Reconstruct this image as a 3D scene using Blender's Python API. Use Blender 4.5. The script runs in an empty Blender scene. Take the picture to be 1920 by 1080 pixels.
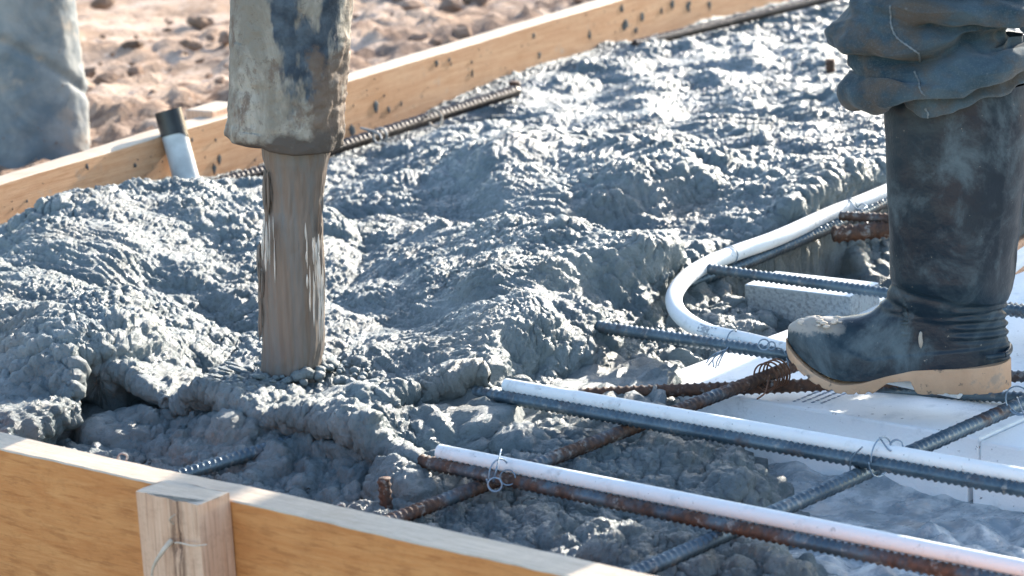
import bpy, math, random
import numpy as np

random.seed(7)
RNG = np.random.default_rng(11)
S = bpy.context.scene
COL = S.collection

# ------------------------------------------------------------------ camera
FPX = 5333.0
ZB = 0.20                      # height of the reinforcing mesh
ZT = 0.30                      # top of the formwork boards
CAM_H = 1.33
PITCH = math.radians(14.1)
ROLL = math.atan(0.0556)
_f = np.array([0, math.cos(PITCH), -math.sin(PITCH)])
_r0 = np.array([1., 0, 0]); _u0 = np.array([0, math.sin(PITCH), math.cos(PITCH)])
_r = math.cos(ROLL) * _r0 - math.sin(ROLL) * _u0
_u = math.sin(ROLL) * _r0 + math.cos(ROLL) * _u0

def ray(x, y):
    return (x - 960) / FPX * _r + (540 - y) / FPX * _u + _f

def at(x, y, z):
    """surveyed spot: where the sight line of a picture point meets the level z"""
    d = ray(x, y)
    return np.array([0, 0, CAM_H]) + (z - CAM_H) / d[2] * d

def atp(x, y, p0, n):
    d = ray(x, y); c = np.array([0, 0, CAM_H])
    return c + d * (np.dot(p0 - c, n) / np.dot(d, n))

from mathutils import Matrix, Vector
cam = bpy.data.cameras.new('camera'); camo = bpy.data.objects.new('camera', cam); COL.objects.link(camo)
camo.matrix_world = Matrix(((_r[0], _u[0], -_f[0], 0), (_r[1], _u[1], -_f[1], 0), (_r[2], _u[2], -_f[2], CAM_H), (0, 0, 0, 1)))
cam.sensor_width = 36; cam.lens = 36 * FPX / 1920; cam.clip_start = .05; cam.clip_end = 2000
cam.dof.use_dof = True; cam.dof.focus_distance = 4.05; cam.dof.aperture_fstop = 8.0
S.camera = camo

# ------------------------------------------------------------------ light
SUN_AZ = math.radians(36.5)      # clockwise from +Y
SUN_EL = math.radians(19)
sdir = np.array([math.sin(SUN_AZ) * math.cos(SUN_EL), math.cos(SUN_AZ) * math.cos(SUN_EL), math.sin(SUN_EL)])
w = bpy.data.worlds.new('World'); S.world = w; w.use_nodes = True
nt = w.node_tree
bg = nt.nodes['Background']; sky = nt.nodes.new('ShaderNodeTexSky')
sky.sky_type = 'NISHITA'; sky.sun_disc = False; sky.sun_elevation = SUN_EL; sky.sun_rotation = SUN_AZ
sky.dust_density = 0.8; sky.ozone_density = 0.8
nt.links.new(sky.outputs[0], bg.inputs[0]); bg.inputs[1].default_value = .15
sl = bpy.data.lights.new('sun', 'SUN'); sl.energy = 4.0; sl.angle = math.radians(.5); sl.color = (1, .9, .77)
so = bpy.data.objects.new('sun', sl); COL.objects.link(so)
so.rotation_euler = Vector(sdir).to_track_quat('Z', 'Y').to_euler()
S.view_settings.view_transform = 'Standard'; S.view_settings.look = 'None'
S.view_settings.exposure = 1.8; S.view_settings.gamma = 1
S.cycles.use_denoising = True; S.cycles.denoising_prefilter = 'ACCURATE'; S.cycles.use_adaptive_sampling = False
S.cycles.max_bounces = 6

# ------------------------------------------------------------------ noise
_perm = RNG.permutation(256).astype(np.int32)
_perm = np.concatenate([_perm, _perm, _perm])
_g = RNG.normal(size=(256, 3)); _g /= np.linalg.norm(_g, axis=1)[:, None]; _g = _g.astype(np.float32)
_j = RNG.random((256, 3)).astype(np.float32)

def _hash(i, j, k):
    return _perm[_perm[_perm[i & 255] + (j & 255)] + (k & 255)]

def perlin(P, scale, seed=0.):
    p = (P * np.float32(scale) + np.float32(seed * 17.31)).astype(np.float32)
    i = np.floor(p).astype(np.int32); f = p - i
    u = f * f * f * (f * (f * 6 - 15) + 10)
    out = 0
    for a in (0, 1):
        wa = u[:, 0] if a else 1 - u[:, 0]
        for b in (0, 1):
            wb = u[:, 1] if b else 1 - u[:, 1]
            for c in (0, 1):
                wc = u[:, 2] if c else 1 - u[:, 2]
                g = _g[_hash(i[:, 0] + a, i[:, 1] + b, i[:, 2] + c)]
                out = out + wa * wb * wc * (g[:, 0] * (f[:, 0] - a) + g[:, 1] * (f[:, 1] - b) + g[:, 2] * (f[:, 2] - c))
    return out * 1.5

def fbm(P, scale, octs=3, seed=0., gain=.5):
    a = 1.; t = 0
    for o in range(octs):
        t = t + a * perlin(P, scale * 2 ** o, seed + o * 1.7); a *= gain
    return t

def cells(P, scale, seed=0.):
    """distance to the nearest jittered lattice point, in cell units"""
    p = (P * np.float32(scale) + np.float32(seed * 13.7)).astype(np.float32)
    i = np.floor(p).astype(np.int32); f = p - i
    best = np.full(len(p), 9., np.float32)
    for a in (-1, 0, 1):
        for b in (-1, 0, 1):
            for c in (-1, 0, 1):
                j = _j[_hash(i[:, 0] + a, i[:, 1] + b, i[:, 2] + c)]
                d = (j[:, 0] + a - f[:, 0]) ** 2 + (j[:, 1] + b - f[:, 1]) ** 2 + (j[:, 2] + c - f[:, 2]) ** 2
                np.minimum(best, d, out=best)
    return np.sqrt(best)

def pebbles(P, scale, seed, dens):
    p = (P * np.float32(scale) + np.float32(seed * 13.7)).astype(np.float32)
    i = np.floor(p).astype(np.int32); f = p - i
    best = np.zeros(len(p), np.float32)
    for a in (-1, 0, 1):
        for b in (-1, 0, 1):
            for c in (-1, 0, 1):
                hh = _hash(i[:, 0] + a, i[:, 1] + b, i[:, 2] + c); j = _j[hh]; rr = _j[(hh + 97) & 255, 0]
                R = np.where(rr < dens, .22 + .42 * rr / dens, 0)
                d2 = (j[:, 0] + a - f[:, 0]) ** 2 + (j[:, 1] + b - f[:, 1]) ** 2 + (j[:, 2] + c - f[:, 2]) ** 2
                np.maximum(best, np.sqrt(np.clip(R * R - d2, 0, 1)), out=best)
    return best

def sstep(x, a, b):
    t = np.clip((x - a) / (b - a), 0, 1)
    return t * t * (3 - 2 * t)

# ------------------------------------------------------------------ mesh helpers
def mesh(name, V, F, mats, parent=None, smooth=True, fmat=None, sharp=None):
    me = bpy.data.meshes.new(name)
    V = np.asarray(V, np.float32)
    if isinstance(F, np.ndarray) and F.ndim == 2:
        n, k = F.shape
        me.vertices.add(len(V)); me.vertices.foreach_set('co', V.ravel())
        me.loops.add(n * k); me.loops.foreach_set('vertex_index', F.astype(np.int32).ravel())
        me.polygons.add(n); me.polygons.foreach_set('loop_start', np.arange(0, n * k, k, dtype=np.int32))
        me.polygons.foreach_set('loop_total', np.full(n, k, np.int32))
        me.update(calc_edges=True); me.validate()
    else:
        me.from_pydata([tuple(map(float, v)) for v in V], [], [tuple(int(i) for i in f) for f in F]); me.update()
    for m in (mats if isinstance(mats, (list, tuple)) else [mats]): me.materials.append(m)
    if fmat is not None: me.polygons.foreach_set('material_index', np.asarray(fmat, np.int32))
    me.polygons.foreach_set('use_smooth', [bool(smooth)] * len(me.polygons))
    if sharp: me.set_sharp_from_angle(angle=math.radians(sharp))
    o = bpy.data.objects.new(name, me); COL.objects.link(o)
    if parent is not None: o.parent = parent
    return o

def tag(o, label, cat, group=None, kind=None):
    o['label'] = label; o['category'] = cat
    if group: o['group'] = group
    if kind: o['kind'] = kind
    return o

def empty(name, loc, label, cat, group=None):
    o = bpy.data.objects.new(name, None); COL.objects.link(o); o.location = [float(v) for v in loc]
    o.empty_display_size = .05
    return tag(o, label, cat, group)

class MB:
    def __init__(s): s.V = []; s.F = []; s.n = 0
    def add(s, V, F):
        s.V.append(np.asarray(V, float)); s.F += [tuple(i + s.n for i in f) for f in F]; s.n += len(V); return s
    def build(s, name, m, parent=None, **k):
        return mesh(name, np.concatenate(s.V), s.F, m, parent, **k)

def resample(P, step):
    P = np.asarray(P, float)
    seg = np.linalg.norm(np.diff(P, axis=0), axis=1); c = np.concatenate([[0], np.cumsum(seg)])
    n = max(2, int(round(c[-1] / step)) + 1); t = np.linspace(0, c[-1], n)
    return np.stack([np.interp(t, c, P[:, k]) for k in range(3)], 1), t

def spline(P, per=12):
    P = np.asarray(P, float); P = np.concatenate([[2 * P[0] - P[1]], P, [2 * P[-1] - P[-2]]])
    out = []
    for i in range(1, len(P) - 2):
        a, b, c, d = P[i - 1:i + 3]
        for t in np.linspace(0, 1, per, endpoint=False):
            out.append(.5 * (2 * b + (c - a) * t + (2 * a - 5 * b + 4 * c - d) * t * t + (3 * b - a - 3 * c + d) * t ** 3))
    out.append(P[-2]); return np.array(out)

def frames(P):
    T = np.gradient(P, axis=0); T /= np.linalg.norm(T, axis=1)[:, None] + 1e-12
    n = np.cross(T[0], [0, 0, 1.])
    if np.linalg.norm(n) < .1: n = np.cross(T[0], [1., 0, 0])
    N = []
    for t in T:
        n = n - t * np.dot(n, t); n /= np.linalg.norm(n); N.append(n.copy())
    N = np.array(N); return T, N, np.cross(T, N)

def tube(P, R, n=14, caps=True):
    """R: scalar, per ring, or (ring, n) array of radii"""
    P = np.asarray(P, float); m = len(P); T, N, B = frames(P)
    th = np.linspace(0, 2 * np.pi, n, endpoint=False)
    R = np.asarray(R, float)
    if R.ndim == 0: R = np.full((m, n), float(R))
    elif R.ndim == 1: R = np.repeat(R[:, None], n, 1)
    V = P[:, None] + R[..., None] * (np.cos(th)[None, :, None] * N[:, None] + np.sin(th)[None, :, None] * B[:, None])
    V = V.reshape(-1, 3)
    F = []
    for i in range(m - 1):
        for k in range(n):
            a = i * n + k; b = i * n + (k + 1) % n
            F.append((a, b, b + n, a + n))
    if caps:
        F.append(tuple(range(n))[::-1]); F.append(tuple((m - 1) * n + k for k in range(n)))
    return V, F

def gridF(m, n, wrap=True):
    i = np.arange(m - 1)[:, None]; k = np.arange(n if wrap else n - 1)[None]
    k2 = (k + 1) % n
    return np.stack([i * n + k, i * n + k2, (i + 1) * n + k2, (i + 1) * n + k], -1).reshape(-1, 4)

def hexa(c8):
    """8 corners: bottom ring 0-3, top ring 4-7, counter-clockwise seen from above"""
    return np.array(c8, float), [(3, 2, 1, 0), (4, 5, 6, 7), (0, 1, 5, 4), (1, 2, 6, 5), (2, 3, 7, 6), (3, 0, 4, 7)]

def slab(base4, z0, z1):
    b = [np.array([p[0], p[1], z0]) for p in base4]; t = [np.array([p[0], p[1], z1]) for p in base4]
    a = sum(b[i][0] * b[(i + 1) % 4][1] - b[(i + 1) % 4][0] * b[i][1] for i in range(4))
    if a < 0: b = b[::-1]; t = t[::-1]
    return hexa(b + t)

def bevel(o, w=.003, seg=2):
    m = o.modifiers.new('bevel', 'BEVEL'); m.width = w; m.segments = seg; m.limit_method = 'ANGLE'; m.angle_limit = math.radians(40)
    return o

# ------------------------------------------------------------------ materials
class Mat:
    def __init__(s, name, rough=.6, spec=.5, metal=0.):
        s.m = bpy.data.materials.new(name); s.m.use_nodes = True; s.t = s.m.node_tree
        s.b = s.t.nodes['Principled BSDF']; s.b.inputs['Roughness'].default_value = rough
        s.b.inputs['Specular IOR Level'].default_value = spec; s.b.inputs['Metallic'].default_value = metal
        s._tc = None
    def n(s, typ, **k):
        x = s.t.nodes.new(typ)
        for a, b in k.items(): setattr(x, a, b)
        return x
    def l(s, a, b): s.t.links.new(a, b)
    def co(s, scale=(1, 1, 1), rot=(0, 0, 0), geo=False):
        tc = s.n('ShaderNodeTexCoord'); mp = s.n('ShaderNodeMapping')
        mp.inputs['Scale'].default_value = scale; mp.inputs['Rotation'].default_value = rot
        s.l(tc.outputs['Object'], mp.inputs['Vector']); return mp.outputs[0]
    def noise(s, scale, detail=4, rough=.55, vec=None, dist=0., lo=.35, hi=.65):
        x = s.n('ShaderNodeTexNoise'); x.inputs['Scale'].default_value = scale; x.inputs['Detail'].default_value = detail
        x.inputs['Roughness'].default_value = rough; x.inputs['Distortion'].default_value = dist
        s.l(vec if vec is not None else s.co(), x.inputs['Vector'])
        if lo is None: return x.outputs['Fac']
        r = s.n('ShaderNodeMapRange'); r.interpolation_type = 'SMOOTHSTEP'
        r.inputs[1].default_value = lo; r.inputs[2].default_value = hi
        s.l(x.outputs['Fac'], r.inputs[0]); return r.outputs[0]
    def mix(s, f, a, b):
        x = s.n('ShaderNodeMix'); x.data_type = 'RGBA'
        if isinstance(f, (int, float)): x.inputs[0].default_value = f
        else: s.l(f, x.inputs[0])
        for v, i in ((a, 6), (b, 7)):
            if isinstance(v, tuple): x.inputs[i].default_value = (*v, 1)
            else: s.l(v, x.inputs[i])
        return x.outputs[2]
    def math(s, op, a, b=0., clamp=False):
        x = s.n('ShaderNodeMath', operation=op); x.use_clamp = clamp
        for v, i in ((a, 0), (b, 1)):
            if isinstance(v, (int, float)): x.inputs[i].default_value = v
            else: s.l(v, x.inputs[i])
        return x.outputs[0]
    def rng(s, f, a, b):
        r = s.n('ShaderNodeMapRange'); r.inputs[3].default_value = a; r.inputs[4].default_value = b
        s.l(f, r.inputs[0]); return r.outputs[0]
    def col(s, c):
        if isinstance(c, tuple): s.b.inputs['Base Color'].default_value = (*c, 1)
        else: s.l(c, s.b.inputs['Base Color'])
        return s
    def rgh(s, f): s.l(f, s.b.inputs['Roughness']); return s
    def bump(s, h, dist=.001, strength=1.):
        x = s.n('ShaderNodeBump'); x.inputs['Distance'].default_value = dist; x.inputs['Strength'].default_value = strength
        s.l(h, x.inputs['Height'])
        if s.b.inputs['Normal'].is_linked: s.l(s.b.inputs['Normal'].links[0].from_socket, x.inputs['Normal'])
        s.l(x.outputs[0], s.b.inputs['Normal']); return s

def m_concrete():
    M = Mat('wet_concrete', .3, .42)
    c = M.mix(M.noise(9, 5), (.122, .163, .180), (.208, .250, .262))
    c = M.mix(M.math('MULTIPLY', M.noise(5, 3, lo=.5, hi=.75), .55), c, (.200, .195, .175))
    c = M.mix(M.math('MULTIPLY', M.noise(260, 2, lo=.56, hi=.7), .5), c, (.09, .105, .11))
    M.col(c)
    M.rgh(M.rng(M.noise(45, 4, lo=.3, hi=.7), .28, .54))
    M.bump(M.noise(200, 6, .78, lo=None), .0062, .9)
    return M.m

def m_crust():
    M = Mat('half_dry_concrete', .6, .4)
    M.col(M.mix(M.noise(60, 4), (.16, .175, .185), (.28, .285, .28))); M.bump(M.noise(300, 4, lo=None), .0015)
    return M.m

def m_rebar(name, rust, lo, hi):
    M = Mat(name, .42, .5, .35)
    base = M.mix(M.noise(14, 3), (.05, .085, .115), (.10, .145, .175))
    ru = M.mix(M.noise(120, 4), (.048, .026, .018), (.105, .050, .028))
    f = M.noise(9, 5, .65, lo=lo, hi=hi)
    c = M.mix(f, base, ru)
    c = M.mix(M.math('MULTIPLY', M.noise(55, 5, .7, lo=.56, hi=.66), .7), c, (.27, .26, .24))
    M.col(c); M.rgh(M.rng(f, .36, .75)); M.l(M.rng(f, .45, .05), M.b.inputs['Metallic'])
    M.bump(M.noise(500, 3, lo=None), .0006)
    return M.m

def m_pipe():
    M = Mat('white_plastic_tube', .55, .35)
    c = M.mix(M.noise(26, 5, .65, lo=.54, hi=.72), (.72, .74, .74), (.56, .58, .58))
    c = M.mix(M.noise(150, 3, lo=.70, hi=.74), c, (.22, .24, .26))
    c = M.mix(M.math('MULTIPLY', M.noise(48, 6, .75, lo=.60, hi=.68), .8), c, (.34, .36, .36))
    M.col(c); M.bump(M.noise(200, 4, lo=None), .0006)
    return M.m

def m_wood_face(name, c1, c2, c3, rot=0., gs=(2.2, 45, 45), wear=True, rough=.6):
    M = Mat(name, rough, .35)
    v = M.co(gs)
    c = M.mix(M.noise(1.6, 5, .6, v, 1.2, .3, .7), c1, c2)
    c = M.mix(M.math('MULTIPLY', M.noise(4.5, 4, .6, v, 0, .52, .68), .6), c, c3)
    c = M.mix(M.math('MULTIPLY', M.noise(7, 5, .6, lo=.5, hi=.72), .45), c, c3)
    c = M.mix(M.math('MULTIPLY', M.noise(70, 5, .75, M.co((.6, 1, 1)), 0, .48, .66), .3), c, c3)
    if wear:
        c = M.mix(M.math('MULTIPLY', M.noise(38, 4, .7, lo=.63, hi=.69), .7), c, (.10, .075, .055))
        c = M.mix(M.math('MULTIPLY', M.noise(10, 6, .7, lo=.60, hi=.70), .55), c, (.33, .31, .28))
    M.col(c); M.bump(M.noise(3, 4, .6, M.co((gs[0] * 2, gs[1] * 3, gs[2] * 3)), 0, None), .0008)
    return M.m

def m_foam():
    M = Mat('white_polystyrene', .7, .3)
    c = M.mix(M.noise(30, 5, lo=.55, hi=.75), (.80, .83, .84), (.66, .70, .72))
    vo = M.n('ShaderNodeTexVoronoi'); vo.inputs['Scale'].default_value = 260; M.l(M.co(), vo.inputs['Vector'])
    c = M.mix(M.noise(90, 5, .7, lo=.65, hi=.70), c, (.16, .17, .175))
    c = M.mix(M.math('MULTIPLY', M.noise(13, 6, .75, lo=.56, hi=.70), .55), c, (.46, .48, .48))
    M.col(c); M.bump(vo.outputs['Distance'], .0008, .5)
    return M.m

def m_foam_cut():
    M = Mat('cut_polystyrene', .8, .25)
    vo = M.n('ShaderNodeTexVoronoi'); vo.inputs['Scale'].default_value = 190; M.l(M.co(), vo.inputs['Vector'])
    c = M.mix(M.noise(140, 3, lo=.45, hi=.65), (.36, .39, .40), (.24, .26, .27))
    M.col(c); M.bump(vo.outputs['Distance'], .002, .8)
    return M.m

def m_sheet():
    M = Mat('clear_plastic_sheet', .28, .5)
    c = M.mix(M.noise(24, 6, .7, lo=.40, hi=.62), (.20, .25, .285), (.48, .51, .52))
    c = M.mix(M.math('MULTIPLY', M.noise(7, 6, .75, lo=.5, hi=.62), .6), c, (.23, .26, .27))
    c = M.mix(M.math('MULTIPLY', M.noise(11, 3, lo=.56, hi=.7), .6), c, (.50, .43, .37))
    c = M.mix(M.noise(120, 4, lo=.70, hi=.74), c, (.12, .13, .15))
    M.col(c); M.rgh(M.rng(M.noise(30, 3), .22, .45)); M.bump(M.noise(60, 5, .6, None, .6, None), .003, .7)
    return M.m

def m_soil():
    M = Mat('dry_soil', .95, .1)
    c = M.mix(M.noise(3.0, 6, .65), (.37, .255, .18), (.60, .465, .37))
    c = M.mix(M.noise(9, 6, .75, lo=.52, hi=.66), c, (.20, .13, .095))
    c = M.mix(M.noise(40, 3, lo=.62, hi=.7), c, (.55, .46, .40))
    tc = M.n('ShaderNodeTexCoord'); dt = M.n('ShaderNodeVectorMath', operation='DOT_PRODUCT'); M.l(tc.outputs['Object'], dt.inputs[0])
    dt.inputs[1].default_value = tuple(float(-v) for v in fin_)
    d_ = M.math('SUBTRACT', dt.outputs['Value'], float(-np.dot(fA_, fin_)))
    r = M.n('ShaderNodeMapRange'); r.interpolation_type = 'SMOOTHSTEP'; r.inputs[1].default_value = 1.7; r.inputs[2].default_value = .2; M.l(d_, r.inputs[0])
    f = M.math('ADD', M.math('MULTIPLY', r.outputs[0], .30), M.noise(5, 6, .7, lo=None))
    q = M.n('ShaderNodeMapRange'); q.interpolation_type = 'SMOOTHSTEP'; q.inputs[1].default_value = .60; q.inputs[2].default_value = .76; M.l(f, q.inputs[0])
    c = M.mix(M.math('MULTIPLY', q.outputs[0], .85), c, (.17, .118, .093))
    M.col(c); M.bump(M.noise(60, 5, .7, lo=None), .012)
    return M.m

fA_ = at(0, 346, ZT); _fB = at(1170, -3, ZT); _fd = (_fB - fA_) / np.linalg.norm(_fB - fA_); fin_ = np.array([_fd[1], -_fd[0], 0])
def m_hose():
    M = Mat('hose_rubber_under_dried_cement', .75, .3)
    v = M.co((1, 1, .55))
    c = M.mix(M.noise(9, 6, .68, v, .8, .40, .60), (.20, .182, .15), (.34, .32, .275))
    c = M.mix(M.noise(26, 5, .7, v, 0, .54, .66), c, (.15, .118, .095))
    c = M.mix(M.math('MULTIPLY', M.noise(75, 5, .8, lo=.54, hi=.64), .6), c, (.12, .10, .085))
    # bare rubber shows where the crust has flaked off, more of it high up
    tc = M.n('ShaderNodeTexCoord'); sp = M.n('ShaderNodeSeparateXYZ'); M.l(tc.outputs['Object'], sp.inputs[0])
    hgt = M.n('ShaderNodeMapRange'); hgt.inputs[1].default_value = .03; hgt.inputs[2].default_value = .26
    hgt.inputs[3].default_value = -.10; hgt.inputs[4].default_value = .13; M.l(sp.outputs[2], hgt.inputs[0])
    nz = M.n('ShaderNodeTexNoise'); nz.inputs['Scale'].default_value = 8; nz.inputs['Detail'].default_value = 5; nz.inputs['Roughness'].default_value = .62
    M.l(M.co((1.3, 1.3, .5)), nz.inputs['Vector'])
    f = M.n('ShaderNodeMapRange'); f.interpolation_type = 'SMOOTHSTEP'; f.inputs[1].default_value = .53; f.inputs[2].default_value = .60
    cxn = M.math('MULTIPLY', M.math('ABSOLUTE', M.math('SUBTRACT', sp.outputs[0], .028)), -1.6)
    M.l(M.math('ADD', M.math('ADD', nz.outputs[0], hgt.outputs[0]), M.math('ADD', cxn, .045)), f.inputs[0])
    c = M.mix(f.outputs[0], c, M.mix(M.noise(40, 4), (.028, .042, .06), (.075, .10, .125)))
    bx = M.n('ShaderNodeMapRange'); bx.interpolation_type = 'SMOOTHSTEP'; bx.inputs[1].default_value = .025; bx.inputs[2].default_value = .065; M.l(sp.outputs[0], bx.inputs[0])
    bz = M.n('ShaderNodeMapRange'); bz.interpolation_type = 'SMOOTHSTEP'; bz.inputs[1].default_value = .20; bz.inputs[2].default_value = .09; M.l(sp.outputs[2], bz.inputs[0])
    br = M.n('ShaderNodeMapRange'); br.interpolation_type = 'SMOOTHSTEP'; br.inputs[1].default_value = .62; br.inputs[2].default_value = .78
    M.l(M.math('ADD', M.math('MULTIPLY', M.math('MULTIPLY', bx.outputs[0], bz.outputs[0]), .32), M.noise(18, 5, .7, lo=None)), br.inputs[0])
    c = M.mix(M.math('MULTIPLY', br.outputs[0], .85), c, (.135, .098, .075))
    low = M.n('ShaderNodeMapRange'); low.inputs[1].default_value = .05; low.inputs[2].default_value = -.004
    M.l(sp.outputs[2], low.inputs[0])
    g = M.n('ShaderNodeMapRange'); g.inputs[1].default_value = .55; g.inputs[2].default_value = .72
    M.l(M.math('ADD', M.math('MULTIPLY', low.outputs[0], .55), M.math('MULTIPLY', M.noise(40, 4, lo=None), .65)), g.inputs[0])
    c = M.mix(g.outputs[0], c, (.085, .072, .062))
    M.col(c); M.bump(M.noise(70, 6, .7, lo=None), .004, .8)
    return M.m

def m_stream():
    M = Mat('falling_concrete', .6, .3)
    v = M.co((150, 150, .9))
    c = M.mix(M.noise(1, 4, .6, v, 0, .3, .7), (.140, .108, .088), (.168, .136, .113))
    c = M.mix(M.noise(.4, 3, .6, v, 0, .4, .7), c, (.14, .138, .134))
    M.col(c); M.bump(M.noise(1.4, 4, .6, v, 0, None), .0012)
    return M.m

def m_boot():
    M = Mat('black_rubber', .62, .3)
    c = M.mix(M.noise(7, 5), (.006, .014, .024), (.012, .027, .039))
    d = M.noise(12, 6, .7, M.co((1, 1, .8)), .5, .44, .72)
    c = M.mix(M.math('MULTIPLY', d, .8), c, (.100, .136, .156))
    c = M.mix(M.noise(170, 3, lo=.72, hi=.75), c, (.22, .20, .17))
    c = M.mix(M.noise(45, 5, .7, lo=.70, hi=.74), c, (.20, .185, .16))
    tc = M.n('ShaderNodeTexCoord'); sp = M.n('ShaderNodeSeparateXYZ'); M.l(tc.outputs['Object'], sp.inputs[0])
    def band(o, a, b):
        r = M.n('ShaderNodeMapRange'); r.interpolation_type = 'SMOOTHSTEP'; r.inputs[1].default_value = a; r.inputs[2].default_value = b; M.l(o, r.inputs[0]); return r.outputs[0]
    toe = M.math('MULTIPLY', band(sp.outputs[0], .205, .25), band(sp.outputs[2], .072, .092))
    g = band(M.math('ADD', M.math('MULTIPLY', toe, .30), M.noise(28, 6, .72, lo=None)), .62, .76)
    c = M.mix(M.math('MULTIPLY', g, M.math('MULTIPLY', toe, .9)), c, (.32, .30, .27))
    M.col(c); M.rgh(M.rng(d, .38, .75)); M.bump(M.noise(180, 3, lo=None), .0006)
    return M.m

def m_sole():
    M = Mat('tan_rubber', .6, .3)
    c = M.mix(M.noise(12, 5), (.40, .245, .15), (.48, .315, .205))
    c = M.mix(M.math('MULTIPLY', M.noise(22, 6, .75, lo=.54, hi=.66), .65), c, (.24, .205, .17))
    c = M.mix(M.noise(60, 4, lo=.62, hi=.68), c, (.13, .10, .08))
    M.col(c); M.bump(M.noise(300, 3, lo=None), .0006)
    return M.m

def m_denim():
    M = Mat('worn_denim', .9, .15)
    c = M.mix(M.noise(8, 5, .6), (.014, .038, .058), (.062, .096, .120))
    c = M.mix(M.math('MULTIPLY', M.noise(13, 5, .65, lo=.44, hi=.66), .85), c, (.082, .068, .055))
    c = M.mix(M.math('MULTIPLY', M.noise(420, 3, .7, lo=.48, hi=.70), .3), c, (.13, .165, .185))
    c = M.mix(M.math('MULTIPLY', M.noise(34, 5, .75, lo=.64, hi=.70), .4), c, (.20, .205, .20))
    M.col(c); M.bump(M.noise(900, 2, lo=None), .0006); M.bump(M.noise(45, 4, lo=None), .0025, .7)
    M.b.inputs['Sheen Weight'].default_value = .12
    return M.m

def m_waders():
    M = Mat('cement_stained_waders', .75, .3)
    c = M.mix(M.noise(6, 6, .65, None, .6), (.115, .15, .175), (.25, .265, .265))
    c = M.mix(M.noise(11, 5, .65, lo=.52, hi=.68), c, (.29, .265, .235))
    c = M.mix(M.noise(30, 4, lo=.67, hi=.71), c, (.15, .10, .075))
    M.col(c); M.bump(M.noise(60, 4, lo=None), .002)
    return M.m

def flat(name, c, rough=.6, spec=.4, metal=0., var=.25, sc=20):
    M = Mat(name, rough, spec, metal)
    M.col(M.mix(M.noise(sc, 5), tuple(x * (1 - var) for x in c), tuple(min(1, x * (1 + var)) for x in c))); M.bump(M.noise(sc * 8, 3, lo=None), .0005)
    return M.m

CONC = m_concrete(); CRUST = m_crust(); DARKCRUST = flat('dark_spatter', (.085, .09, .092), .95, .05)
BLUEBAR = m_rebar('blued_rebar', 1, .56, .70); MIXBAR = m_rebar('half_rusted_rebar', 1, .42, .60); RUSTBAR = m_rebar('rusty_rebar', 1, .20, .40)
DARKRUST = flat('dark_wet_rust', (.040, .028, .024), .45, .5, .15, .4, 60); BROWNBAR = m_rebar('browned_rebar', 1, .34, .52); PIPE = m_pipe(); FOAM = m_foam(); FOAMCUT = m_foam_cut(); SHEET = m_sheet(); SOIL = m_soil()
HOSE = m_hose(); STREAM = m_stream(); BOOT = m_boot(); SOLE = m_sole(); DENIM = m_denim(); WADER = m_waders()
WIRE = flat('blue_tie_wire', (.20, .27, .34), .45, .5, .5); RUSTWIRE = flat('rusty_tie_wire', (.12, .055, .03), .8)
FORMFACE = m_wood_face('varnished_form_face', (.52, .205, .066), (.61, .275, .10), (.36, .135, .042), wear=False, gs=(5, 34, 34), rough=.5)
FARFACE = m_wood_face('worn_form_face', (.50, .26, .135), (.58, .34, .195), (.41, .19, .08))
CUTWOOD = m_wood_face('sawn_edge', (.47, .38, .29), (.56, .46, .36), (.36, .28, .21), wear=False, gs=(5, 60, 60))
STAKE0 = m_wood_face('sawn_stake', (.58, .34, .225), (.68, .45, .32), (.36, .20, .13), gs=(60, 60, 2.5), wear=False)
STAKE = m_wood_face('knotted_stake', (.58, .34, .225), (.68, .45, .32), (.36, .20, .13), gs=(60, 60, 2.5), wear=False)
def add_knot(m):
    M = Mat.__new__(Mat); M.m = m; M.t = m.node_tree; M.b = M.t.nodes['Principled BSDF']
    old = M.b.inputs['Base Color'].links[0].from_socket
    tc = M.n('ShaderNodeTexCoord'); sp = M.n('ShaderNodeSeparateXYZ'); M.l(tc.outputs['Object'], sp.inputs[0])
    w_ = M.math('ADD', sp.outputs[0], M.math('MULTIPLY', M.noise(14, 3, .5, M.co((.3, .3, 1)), 0, None), .03))
    d_ = M.math('ABSOLUTE', M.math('SUBTRACT', w_, .030))
    r = M.n('ShaderNodeMapRange'); r.interpolation_type = 'SMOOTHSTEP'; r.inputs[1].default_value = .017; r.inputs[2].default_value = .004; M.l(d_, r.inputs[0])
    f = M.math('MULTIPLY', r.outputs[0], M.noise(1, 4, .7, M.co((190, 190, 8)), .4, .40, .58))
    M.col(M.mix(M.math('MULTIPLY', f, .85), old, (.12, .065, .042)))
add_knot(STAKE)
STUBWHITE = flat('stained_white_pvc', (.46, .49, .50), .45, .4, 0, .12, 30)
PALEWET = flat('pale_splash', (.44, .42, .39), .35)
BLACK = flat('black_tape', (.012, .016, .02), .35); SKIN = flat('skin', (.42, .25, .18), .5)
SHIRT = flat('work_shirt', (.10, .12, .15), .9); HAIRM = flat('dark_hair', (.03, .02, .015), .6)
FIBRE = flat('pale_fibre', (.50, .41, .33), .7); INK = flat('dark_ink', (.16, .22, .30), .6); MUD = flat('drying_mud', (.40, .36, .31), .8)
GREYINK = flat('grey_ink', (.30, .33, .36), .6)

eL = np.array([math.cos(math.radians(-40.7)), math.sin(math.radians(-40.7)), 0])
eC = np.array([math.cos(math.radians(46.5)), math.sin(math.radians(46.5)), 0])
UP = np.array([0, 0, 1.])

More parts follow.
